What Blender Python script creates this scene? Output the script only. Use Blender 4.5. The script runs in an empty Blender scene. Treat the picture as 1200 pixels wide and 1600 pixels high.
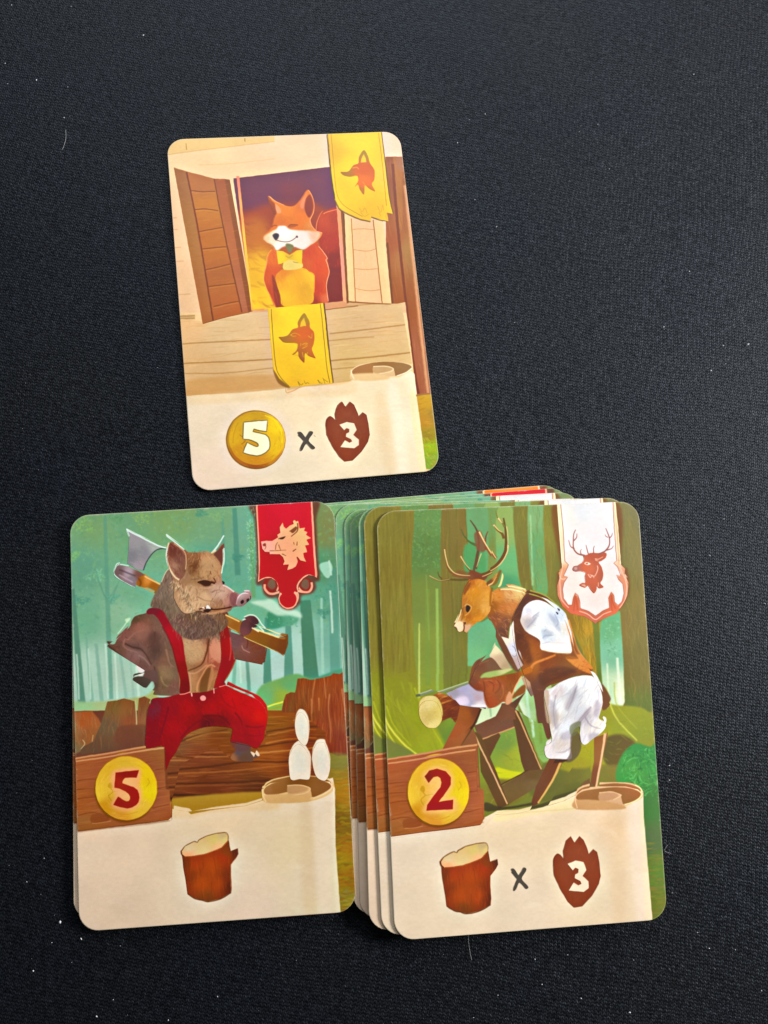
# Card game cards lying on a black knitted cloth, seen close up from above.
import bpy, bmesh, math, random
import numpy as np
from mathutils import Vector, Matrix
from mathutils.geometry import tessellate_polygon

MM = 0.001
sc_ = bpy.context.scene
C = sc_.collection

# ---------------------------------------------------------------- settings
WORLD_S = 0.09
KEY = ((20, 560, 400), (0, 100, 0), .55, 4.4, (.95, .97, 1.0), .35)          # place, aim (mm), size (m), watts, colour
FILL = ((670, 150, 400), (0, 40, 0), .2, 12.2, (1.0, .965, .92), .2)
KNIT_U, KNIT_V = .44, .68                    # stitch leg width and row height, mm
CLOTH_LO, CLOTH_HI = (.0003, .0004, .0006, 1), (.0046, .0054, .0078, 1)
CLOTH_R, CLOTH_S, CLOTH_SH = .53, .30, .0
CLOTH_T = (.70, .83, 1.0, 1)
PRINT_G, PRINT_SAT, PRINT_V = 1.11, 1.04, .68

# ---------------------------------------------------------------- camera
F_PX = 1300.0                                # focal length for a picture 1600 pixels tall
CAM_A, CAM_B, CAM_H = 0.1789, -0.0505, 180.76
ca, sa, cb, sb = math.cos(CAM_A), math.sin(CAM_A), math.cos(CAM_B), math.sin(CAM_B)
R_WC = np.array([[1, 0, 0], [0, ca, sa], [0, -sa, ca]]) @ np.array([[cb, 0, -sb], [0, 1, 0], [sb, 0, cb]])
cam_d = bpy.data.cameras.new('camera')
cam = bpy.data.objects.new('camera', cam_d); C.objects.link(cam)
cam_d.sensor_fit = 'VERTICAL'; cam_d.sensor_height = 24.0; cam_d.lens = 24.0*F_PX/1600
cam_d.clip_start = 0.005; cam_d.clip_end = 20
M4 = Matrix([list(r) for r in R_WC.T]).to_4x4(); M4.translation = Vector((0, 0, CAM_H*MM))
cam.matrix_world = M4
sc_.camera = cam

# ---------------------------------------------------------------- light and exposure
world = bpy.data.worlds.new('World'); sc_.world = world; world.use_nodes = True
bg = world.node_tree.nodes['Background']
bg.inputs[0].default_value = (1.0, 0.93, 0.84, 1); bg.inputs[1].default_value = WORLD_S
def area(name, loc, target, size, watts, col, sy=None):
    d = bpy.data.lights.new(name, 'AREA'); d.energy = watts; d.color = col; d.size = size
    if sy: d.shape = 'RECTANGLE'; d.size_y = sy
    o = bpy.data.objects.new(name, d); C.objects.link(o)
    o.location = [v*MM for v in loc]
    o.rotation_euler = (Vector([v*MM for v in target])-o.location).to_track_quat('-Z', 'Y').to_euler()
    return o
area('window_light', *KEY)
area('room_lamp', *FILL)
sc_.view_settings.view_transform = 'Standard'; sc_.view_settings.look = 'None'
sc_.view_settings.exposure = 0; sc_.view_settings.gamma = 1
sc_.render.film_transparent = False
try: sc_.cycles.use_denoising = True
except Exception: pass

# ---------------------------------------------------------------- materials
def nodes_of(name):
    m = bpy.data.materials.new(name); m.use_nodes = True
    nt = m.node_tree; b = nt.nodes['Principled BSDF']
    return m, nt, b
def N(nt, kind, **kw):
    n = nt.nodes.new(kind)
    for k, v in kw.items(): setattr(n, k, v)
    return n
def math_n(nt, op, a, b=None, c=None):
    n = nt.nodes.new('ShaderNodeMath'); n.operation = op
    for i, v in enumerate((a, b, c)):
        if v is None: continue
        if isinstance(v, (int, float)): n.inputs[i].default_value = v
        else: nt.links.new(v, n.inputs[i])
    return n.outputs[0]

def cloth_material():
    """black jersey: V-shaped knit stitches in rows and columns, a little uneven, with a soft sheen"""
    m, nt, b = nodes_of('black_knit_cloth'); L = nt.links
    tc = N(nt, 'ShaderNodeTexCoord')
    mp = N(nt, 'ShaderNodeMapping'); mp.inputs['Scale'].default_value = (1000, 1000, 1000); mp.inputs['Rotation'].default_value = (0, 0, math.radians(9))
    L.new(tc.outputs['Object'], mp.inputs[0])
    w = N(nt, 'ShaderNodeTexNoise'); w.inputs['Scale'].default_value = .03; w.inputs['Detail'].default_value = 1
    L.new(mp.outputs[0], w.inputs['Vector'])
    w2 = N(nt, 'ShaderNodeTexNoise'); w2.inputs['Scale'].default_value = 1.1; w2.inputs['Detail'].default_value = 2
    L.new(mp.outputs[0], w2.inputs['Vector'])
    def off(src, k):
        s = N(nt, 'ShaderNodeVectorMath', operation='SUBTRACT'); L.new(src, s.inputs[0]); s.inputs[1].default_value = (.5, .5, .5)
        t = N(nt, 'ShaderNodeVectorMath', operation='SCALE'); L.new(s.outputs[0], t.inputs[0]); t.inputs['Scale'].default_value = k
        return t.outputs[0]
    a1 = N(nt, 'ShaderNodeVectorMath', operation='ADD'); L.new(mp.outputs[0], a1.inputs[0]); L.new(off(w.outputs['Color'], 5.0), a1.inputs[1])
    a2 = N(nt, 'ShaderNodeVectorMath', operation='ADD'); L.new(a1.outputs[0], a2.inputs[0]); L.new(off(w2.outputs['Color'], .5), a2.inputs[1])
    sx = N(nt, 'ShaderNodeSeparateXYZ'); L.new(a2.outputs[0], sx.inputs[0])
    u = math_n(nt, 'DIVIDE', sx.outputs[0], KNIT_U); v = math_n(nt, 'DIVIDE', sx.outputs[1], KNIT_V)
    fr = math_n(nt, 'PINGPONG', u, 1.0)                       # zigzag across each column
    vv = math_n(nt, 'ADD', v, math_n(nt, 'MULTIPLY', fr, .62))
    rows = math_n(nt, 'MULTIPLY_ADD', math_n(nt, 'COSINE', math_n(nt, 'MULTIPLY', vv, 2*math.pi)), .5, .5)
    legs = math_n(nt, 'ABSOLUTE', math_n(nt, 'SINE', math_n(nt, 'MULTIPLY', u, math.pi)))
    h = math_n(nt, 'MULTIPLY', math_n(nt, 'POWER', rows, .7), math_n(nt, 'POWER', legs, .55))
    fz = N(nt, 'ShaderNodeTexNoise'); fz.inputs['Scale'].default_value = 3.2; fz.inputs['Detail'].default_value = 3; L.new(mp.outputs[0], fz.inputs['Vector'])
    hh = math_n(nt, 'ADD', math_n(nt, 'MULTIPLY', h, .55), math_n(nt, 'MULTIPLY', fz.outputs[0], .85))
    sp = N(nt, 'ShaderNodeTexNoise'); sp.inputs['Scale'].default_value = 1.35; sp.inputs['Detail'].default_value = 1; L.new(a2.outputs[0], sp.inputs['Vector'])
    hh = math_n(nt, 'MULTIPLY', hh, math_n(nt, 'MULTIPLY_ADD', math_n(nt, 'POWER', sp.outputs[0], 2.0), 1.5, .62))
    big = N(nt, 'ShaderNodeTexNoise'); big.inputs['Scale'].default_value = .035; big.inputs['Detail'].default_value = 4; L.new(mp.outputs[0], big.inputs['Vector'])
    cr = N(nt, 'ShaderNodeValToRGB'); L.new(hh, cr.inputs[0])
    cr.color_ramp.elements[0].position = .25; cr.color_ramp.elements[0].color = CLOTH_LO
    cr.color_ramp.elements[1].position = .95; cr.color_ramp.elements[1].color = CLOTH_HI
    tint = N(nt, 'ShaderNodeValToRGB'); L.new(big.outputs[0], tint.inputs[0])
    tint.color_ramp.elements[0].position = .35; tint.color_ramp.elements[0].color = (.95, .98, 1.15, 1)
    tint.color_ramp.elements[1].position = .65; tint.color_ramp.elements[1].color = (1.12, 1.05, .9, 1)
    mx = N(nt, 'ShaderNodeMix', data_type='RGBA', blend_type='MULTIPLY'); mx.inputs[0].default_value = 1
    L.new(cr.outputs[0], mx.inputs[6]); L.new(tint.outputs[0], mx.inputs[7])
    L.new(mx.outputs[2], b.inputs['Base Color'])
    b.inputs['Roughness'].default_value = CLOTH_R
    b.inputs['IOR'].default_value = 1.5; b.inputs['Specular Tint'].default_value = CLOTH_T
    L.new(math_n(nt, 'MULTIPLY', math_n(nt, 'SUBTRACT', hh, .12), CLOTH_S), b.inputs['Specular IOR Level'])
    b.inputs['Sheen Weight'].default_value = CLOTH_SH; b.inputs['Sheen Roughness'].default_value = .4
    b.inputs['Sheen Tint'].default_value = (.5, .56, .75, 1)
    bp = N(nt, 'ShaderNodeBump'); bp.inputs['Strength'].default_value = .55; bp.inputs['Distance'].default_value = .00016
    L.new(hh, bp.inputs['Height']); L.new(bp.outputs[0], b.inputs['Normal'])
    return m

def print_material(name, P):
    """the card's printed face: the painting made above, under a satin varnish that is not quite even"""
    img = bpy.data.images.new(name, TW, TH, alpha=False)
    a = np.ones((TH, TW, 4), np.float32); a[..., :3] = np.clip(P.px[::-1], 0, 1)
    img.pixels.foreach_set(a.ravel()); img.update(); img.pack()
    m, nt, b = nodes_of(name); L = nt.links
    uv = N(nt, 'ShaderNodeUVMap'); uv.uv_map = 'print'
    t = N(nt, 'ShaderNodeTexImage'); t.image = img; t.interpolation = 'Cubic'; t.extension = 'EXTEND'
    L.new(uv.outputs[0], t.inputs[0])
    g = N(nt, 'ShaderNodeGamma'); g.inputs[1].default_value = PRINT_G; L.new(t.outputs[0], g.inputs[0])
    hs = N(nt, 'ShaderNodeHueSaturation'); hs.inputs['Saturation'].default_value = PRINT_SAT; hs.inputs['Value'].default_value = PRINT_V; L.new(g.outputs[0], hs.inputs['Color'])
    L.new(hs.outputs[0], b.inputs['Base Color'])
    tc = N(nt, 'ShaderNodeTexCoord')
    n1 = N(nt, 'ShaderNodeTexNoise'); n1.inputs['Scale'].default_value = 900; n1.inputs['Detail'].default_value = 2; L.new(tc.outputs['Object'], n1.inputs['Vector'])
    n2 = N(nt, 'ShaderNodeTexNoise'); n2.inputs['Scale'].default_value = 45; n2.inputs['Detail'].default_value = 3; L.new(tc.outputs['Object'], n2.inputs['Vector'])
    L.new(math_n(nt, 'MULTIPLY_ADD', n2.outputs[0], .16, .36), b.inputs['Roughness'])
    b.inputs['Specular IOR Level'].default_value = .36
    bp = N(nt, 'ShaderNodeBump'); bp.inputs['Strength'].default_value = .12; bp.inputs['Distance'].default_value = .0001
    L.new(math_n(nt, 'ADD', n1.outputs[0], math_n(nt, 'MULTIPLY', n2.outputs[0], 6.0)), bp.inputs['Height']); L.new(bp.outputs[0], b.inputs['Normal'])
    return m

def plain_material(name, col, rough=.7):
    m, nt, b = nodes_of(name); L = nt.links
    tc = N(nt, 'ShaderNodeTexCoord'); n = N(nt, 'ShaderNodeTexNoise'); n.inputs['Scale'].default_value = 1500; n.inputs['Detail'].default_value = 3
    L.new(tc.outputs['Object'], n.inputs['Vector'])
    r = N(nt, 'ShaderNodeValToRGB'); L.new(n.outputs[0], r.inputs[0])
    r.color_ramp.elements[0].position = .3; r.color_ramp.elements[0].color = tuple(c*.75 for c in col)+(1,)
    r.color_ramp.elements[1].position = .7; r.color_ramp.elements[1].color = tuple(col)+(1,)
    L.new(r.outputs[0], b.inputs['Base Color']); b.inputs['Roughness'].default_value = rough
    return m

# ---------------------------------------------------------------- card print: a small brush engine
W_MM, L_MM = 56.0, 85.5
DPM = 14                                     # print pixels per millimetre
TW, TH = int(W_MM*DPM), int(L_MM*DPM)

def homog(src, dst):
    A = []
    for (x, y), (u, v) in zip(src, dst):
        A.append([x, y, 1, 0, 0, 0, -u*x, -u*y, -u]); A.append([0, 0, 0, x, y, 1, -v*x, -v*y, -v])
    return np.linalg.svd(np.array(A, float))[2][-1].reshape(3, 3)

def happly(H, P):
    P = np.asarray(P, float).reshape(-1, 2)
    q = np.c_[P, np.ones(len(P))] @ H.T
    return q[:, :2]/q[:, 2:]

def hexc(c):
    if not isinstance(c, str): return np.array(c, float)
    return np.array([int(c[i:i+2], 16) for i in (0, 2, 4)], float)/255

def spline(P, closed=True, n=5):
    P = np.asarray(P, float); m = len(P)
    if m < 3: return P
    t = np.linspace(0, 1, n, endpoint=False)[:, None]
    out = []
    rng_ = range(m) if closed else range(m-1)
    for i in rng_:
        if closed: a, b, c, d = P[i-1], P[i], P[(i+1) % m], P[(i+2) % m]
        else: a, b, c, d = P[max(i-1, 0)], P[i], P[i+1], P[min(i+2, m-1)]
        out.append(.5*((2*b)+(-a+c)*t+(2*a-5*b+4*c-d)*t*t+(-a+3*b-3*c+d)*t**3))
    if not closed: out.append(P[-1:])
    return np.concatenate(out)

def boxblur(a, r):
    if r < .3: return a
    k = max(1, int(round(r)))
    for ax in (0, 1):
        for _ in range(2):
            p = np.pad(a, [(k+1, k) if i == ax else (0, 0) for i in range(a.ndim)], mode='edge')
            c = np.cumsum(p, axis=ax)
            n = a.shape[ax]
            hi = np.take(c, range(2*k+1, 2*k+1+n), axis=ax); lo = np.take(c, range(0, n), axis=ax)
            a = (hi-lo)/(2*k+1)
    return a

def noise2(h, w, sx, sy, seed):
    r = np.random.RandomState(seed)
    gx, gy = int(w/sx)+3, int(h/sy)+3
    g = r.rand(gy, gx)
    x = np.arange(w)/sx; y = np.arange(h)/sy
    xi = x.astype(int); yi = y.astype(int); fx = x-xi; fy = y-yi
    fx = fx*fx*(3-2*fx); fy = (fy*fy*(3-2*fy))[:, None]
    a = g[yi][:, xi]*(1-fx)+g[yi][:, xi+1]*fx
    b = g[yi+1][:, xi]*(1-fx)+g[yi+1][:, xi+1]*fx
    return a*(1-fy)+b*fy

class Print:
    def __init__(s, corners, base, seed=1):
        s.H = homog(corners, [(0, 0), (TW, 0), (TW, TH), (0, TH)])
        s.px = np.zeros((TH, TW, 3)); s.px[:] = hexc(base)
        s.t = (0, 0, 1, 1); s.R = np.random.RandomState(seed); s.parts = []
        c = np.array(corners, float)
        s.k = TW/np.linalg.norm((c[1]+c[2])/2-(c[0]+c[3])/2)     # print pixels per photo pixel
    def tile(s, x, y, sx, sy=None): s.t = (x, y, sx, sy or sx)
    def q(s, txt):
        if isinstance(txt, str):
            v = np.array([[float(a) for a in w.split(',')] for w in txt.split()])
        else: v = np.asarray(txt, float)
        v = np.c_[s.t[0]+v[:, 0]/s.t[2], s.t[1]+v[:, 1]/s.t[3]]
        return happly(s.H, v)
    def raster(s, P, pad=0):
        x0, y0 = np.floor(P.min(0)).astype(int)-1-pad; x1, y1 = np.ceil(P.max(0)).astype(int)+2+pad
        x0, y0 = max(x0, 0), max(y0, 0); x1, y1 = min(x1, TW), min(y1, TH)
        if x1 <= x0 or y1 <= y0: return None
        S = 4; h, w = (y1-y0), (x1-x0)
        Q = P-[x0, y0]; A = Q*[1, S]; B = np.roll(A, -1, 0)
        sg = np.sign(B[:, 1]-A[:, 1]); lo = np.where(sg > 0, A[:, 1], B[:, 1]); hi = np.where(sg > 0, B[:, 1], A[:, 1])
        r0 = np.clip(np.ceil(lo-.5), 0, h*S).astype(int); r1 = np.clip(np.ceil(hi-.5), 0, h*S).astype(int)
        cnt = np.maximum(r1-r0, 0); e = np.repeat(np.arange(len(A)), cnt)
        if len(e) == 0: return None
        row = np.arange(cnt.sum())-np.repeat(np.cumsum(cnt)-cnt, cnt)+r0[e]
        dy = B[e, 1]-A[e, 1]; x = A[e, 0]+(row+.5-A[e, 1])/dy*(B[e, 0]-A[e, 0])
        x = np.clip(x, 0, w); xi = np.minimum(x.astype(int), w-1); f = x-xi
        D = np.zeros((h*S, w+1))
        np.add.at(D, (row, xi), sg[e]*(1-f)); np.add.at(D, (row, xi+1), sg[e]*f)
        m = np.clip(np.abs(np.cumsum(D, 1)[:, :w]), 0, 1).reshape(h, S, w).mean(1)
        return x0, y0, m
    def mask(s, txt, sm=1, bl=0):
        """full-size mask of a traced outline, to keep later strokes inside it"""
        P = s.q(txt); P = spline(P) if sm else P
        M = np.zeros((TH, TW)); r = s.raster(P, int(bl*s.k*2)+2 if bl else 0)
        if r is not None:
            x0, y0, m = r; M[y0:y0+m.shape[0], x0:x0+m.shape[1]] = boxblur(m, bl*s.k)
        return M
    def put(s, r, col, a, bl, clip):
        if r is None: return
        x0, y0, m = r; h, w = m.shape
        if bl: m = boxblur(m, bl*s.k)
        m = m*a
        if clip is not None: m = m*clip[y0:y0+h, x0:x0+w]
        v = s.px[y0:y0+h, x0:x0+w]
        if callable(col):
            yy, xx = np.mgrid[y0:y0+h, x0:x0+w]; c = col(xx, yy)
        else: c = col
        v += (c-v)*m[..., None]
    def grad(s, stops):
        """stops: [(x, y, colour), ...] in tile units; inverse-distance blend of the colours"""
        P = s.q([(a, b) for a, b, c in stops]); C = np.array([hexc(c) for a, b, c in stops])
        def f(xx, yy):
            w = np.stack([1/((xx-p[0])**2+(yy-p[1])**2+30)**1.5 for p in P], -1)
            return (w/w.sum(-1, keepdims=True)) @ C
        return f
    def fill(s, txt, col, sm=1, bl=0, a=1, clip=None):
        P = s.q(txt); P = spline(P) if sm else P
        c = s.grad(col) if isinstance(col, list) else hexc(col)
        s.put(s.raster(P, int(bl*s.k*2)+2 if bl else 0), c, a, bl, clip)
    def _ribbon(s, P, w0, w1, taper):
        n = len(P); d = np.gradient(P, axis=0); d /= np.maximum(np.linalg.norm(d, axis=1), 1e-6)[:, None]
        nn = np.c_[-d[:, 1], d[:, 0]]; t = np.linspace(0, 1, n)
        w = (w0+(w1-w0)*t)/2
        if taper: w = w*np.sqrt(np.clip(np.sin(np.pi*np.clip(t*.94+.03, 0, 1)), 0, 1))
        w = np.maximum(w, .3)[:, None]
        return np.concatenate([P+nn*w, (P-nn*w)[::-1]])
    def line(s, txt, col, w=1.2, w1=None, bl=0, a=1, sm=1, clip=None, taper=0):
        P = s.q(txt)
        P = spline(P, False, 6) if sm and len(P) > 2 else np.array([P[0]+(P[-1]-P[0])*k for k in np.linspace(0, 1, 5)]) if len(P) == 2 else P
        R = s._ribbon(P, w*s.k, (w if w1 is None else w1)*s.k, taper)
        s.put(s.raster(R, int(bl*s.k*2)+2 if bl else 0), hexc(col), a, bl, clip)
    def loop(s, txt, col, w=1.0, sm=1, **k):
        P = s.q(txt); P = spline(P) if sm else P
        P = np.concatenate([P, P[:1]])
        for i in range(len(P)-1):
            pass
        s.put(s.raster(s._ribbon(P, w*s.k, w*s.k, 0)), hexc(col), k.get('a', 1), k.get('bl', 0), k.get('clip'))
    def dabs(s, M, n, ang, ln, wd, cols, a=.5, jit=.35, bend=.2, bl=0):
        """n short brush strokes inside mask M; ang is degrees or f(x, y)"""
        ys, xs = np.nonzero(M > .4)
        if len(ys) == 0: return
        C = [hexc(c) for c in cols]
        for i in s.R.randint(0, len(ys), n):
            x, y = xs[i], ys[i]
            th = np.radians((ang(x, y) if callable(ang) else ang))+s.R.randn()*jit
            L = ln*s.k*s.R.uniform(.5, 1.3); d = np.array([np.cos(th), np.sin(th)]); nn = np.array([-d[1], d[0]])
            t = np.linspace(-.5, .5, 5)[:, None]
            P = [x, y]+d*t*L+nn*(t*t-.08)*L*s.R.uniform(-bend, bend)*4
            c = C[s.R.randint(len(C))]*s.R.uniform(.93, 1.07)
            s.put(s.raster(s._ribbon(P, wd*s.k*s.R.uniform(.6, 1.2), wd*s.k*.4, 1), 1 if bl else 0), np.clip(c, 0, 1), a*s.R.uniform(.5, 1), bl, M)
    def part(s, name, txt, sm=1, parent=None, label=None):
        P = s.q(txt); P = spline(P, True, 3) if sm else P
        s.parts.append((name, P, parent, label)); return name
    def dir_(s, dx, dy, at=None):
        """angle on the print of a direction seen in the photo"""
        c = s.q([(0, 0), (dx, dy)]); v = c[1]-c[0]; return np.degrees(np.arctan2(v[1], v[0]))
    def finish(s, amt=.05, seed=3):
        n = noise2(TH, TW, 60, 60, seed)+.6*noise2(TH, TW, 9, 5, seed+1)+.4*noise2(TH, TW, 3, 3, seed+2)
        n = (n/2-.5)*2
        dx = (noise2(TH, TW, 11, 11, seed+5)-.5)*1.0; dy = (noise2(TH, TW, 11, 11, seed+6)-.5)*1.0
        yy, xx = np.mgrid[0:TH, 0:TW]
        y = np.clip(yy+dy, 0, TH-1.01); x = np.clip(xx+dx, 0, TW-1.01); yi = y.astype(int); xi = x.astype(int)
        fy = (y-yi)[..., None]; fx = (x-xi)[..., None]; o = s.px
        s.px = (o[yi, xi]*(1-fx)+o[yi, xi+1]*fx)*(1-fy)+(o[yi+1, xi]*(1-fx)+o[yi+1, xi+1]*fx)*fy
        k = np.array([.25, .5, .25])
        for ax in (0, 1): s.px = .5*s.px+.25*(np.roll(s.px, 1, ax)+np.roll(s.px, -1, ax))
        s.px = s.px+.28*(s.px-boxblur(s.px, 22))+.15*(s.px-boxblur(s.px, 2))
        s.px = np.clip(s.px*(1+amt*n[..., None]), 0, 1)
        # handling wear: the paper shows a little along the cut edge, and a few hairline scuffs
        r = 4.0*DPM; qx = np.abs(xx-TW/2)-(TW/2-r); qy = np.abs(yy-TH/2)-(TH/2-r)
        d = r-np.hypot(np.maximum(qx, 0), np.maximum(qy, 0))-np.minimum(np.maximum(qx, qy), 0)
        wear = np.clip(1-d/4.5, 0, 1)*(.08+.5*noise2(TH, TW, 25, 25, seed+8))+np.clip(1-d/9, 0, 1)*np.clip(noise2(TH, TW, 6, 6, seed+9)-.72, 0, 1)*1.5
        s.px += (np.array([.86, .84, .78])-s.px)*np.clip(wear, 0, .75)[..., None]
        R = np.random.RandomState(seed); s.t = (0, 0, 1, 1)
        for _ in range(26):
            a0 = R.uniform(0, np.pi); L = R.uniform(15, 90); c = np.array([R.uniform(0, TW), R.uniform(0, TH)])
            P = c+np.linspace(-.5, .5, 6)[:, None]*L*np.array([np.cos(a0), np.sin(a0)])+R.randn(6, 2)*1.2
            s.put(s.raster(s._ribbon(P, 1.1, .6, 1)), np.array([.95, .94, .9]), R.uniform(.06, .16), 0, None)

FOX_Q = [(260, 218), (624, 205), (688, 735), (302, 768)]
BOAR_Q = [(109, 806), (521, 782), (557, 1424), (123.5, 1456)]
DEER_Q = [(587.5, 799), (997, 783), (1043, 1436), (617, 1470)]

def full(p, col, a=1):
    p.px[:] = p.px*(1-a)+hexc(col)*a

def digit5(p, col, **k):
    p.fill('189,232 270,224 358,218 355,255 352,295 300,288 262,276 256,288 252,300 300,310 345,322 366,340 375,372 376,400 368,425 345,446 315,463 285,470 235,463 186,448 198,415 214,378 238,390 262,402 280,408 292,407 298,398 294,386 280,374 255,362 225,353 186,350', col, sm=0, **k)

def wood(p, M, n, ang, cols, ln=26, wd=1.6, a=.35):
    p.dabs(M, n, ang, ln, wd, cols, a=a, jit=.05, bend=.05)

def paw(p, col='9a5234'):
    # traced on a 1200 x 646 tile of the fox card; the caller sets the tile
    o = ('785,260 790,215 812,190 832,196 855,222 850,170 868,110 900,82 925,122 958,82 985,105 1012,165 1020,190 1050,160 1075,178 '
         '1088,240 1098,320 1085,370 1040,440 975,505 920,512 880,478 830,400 790,320')
    p.line('785,260 790,215 812,190 832,196 855,222', col, 1)
    p.fill(o, col, sm=0)
    M = p.mask(o, 0); p.dabs(M, 60, -80, 14, 3, ['a4583a', '8c4a30', '9a583c'], a=.25)
    p.loop(o, '6b3420', .8, sm=0, a=.6)
    p.part('paw_symbol', o, 0)
    t = '878,248 932,228 985,238 1003,285 978,322 1018,355 1018,395 985,418 885,410 918,360 950,378 970,368 962,352 925,335 928,312 948,302 950,280 930,272 912,288'
    p.fill(t, 'f6dcc0', sm=0); p.part('numeral', t, 0, 'paw_symbol')

def cross(p, col='6a6256'):
    for t in ('595,315 640,365 692,412', '677,308 640,360 606,425'):
        p.line(t, col, 6.2, 4.6)
        P = p.q(t)
    p.fill('583,310 597,298 612,308 640,340 665,298 685,296 688,312 658,362 702,408 698,422 680,422 640,386 612,432 598,436 598,420 622,366', col)
    p.part('multiplication_sign', '583,310 597,298 612,308 640,340 665,298 685,296 688,312 658,362 702,408 698,422 680,422 640,386 612,432 598,436 598,420 622,366')

def fox_emblem(p, light='f7c33a'):
    o = ('305,485 360,482 430,460 490,385 560,358 562,290 600,215 650,165 690,225 718,290 725,360 770,410 785,490 775,570 750,640 765,700 800,770 '
         '745,755 700,735 665,700 650,735 648,828 600,790 570,735 560,680 520,715 488,722 540,670 560,610 545,570 440,565 370,555 330,520')
    p.fill(o, [(650, 440, 'dc7018'), (340, 510, 'b88018'), (650, 200, 'b89018'), (760, 600, 'd07820'), (600, 780, 'b87018')])
    p.fill('590,350 600,290 645,225 662,290 672,340 640,338', 'ecc03c', sm=0)
    for t in ('455,465 500,438 545,440 595,468', '470,455 490,475 540,470', '700,470 745,500 750,440', '600,570 595,610', '620,590 660,570 690,575 650,600', '620,640 660,620 690,600', '620,690 635,760', '690,690 690,720'):
        p.line(t, light, 1.1, .6, a=.8)

def scroll_paper(p, right, ty, tile):
    pass

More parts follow.
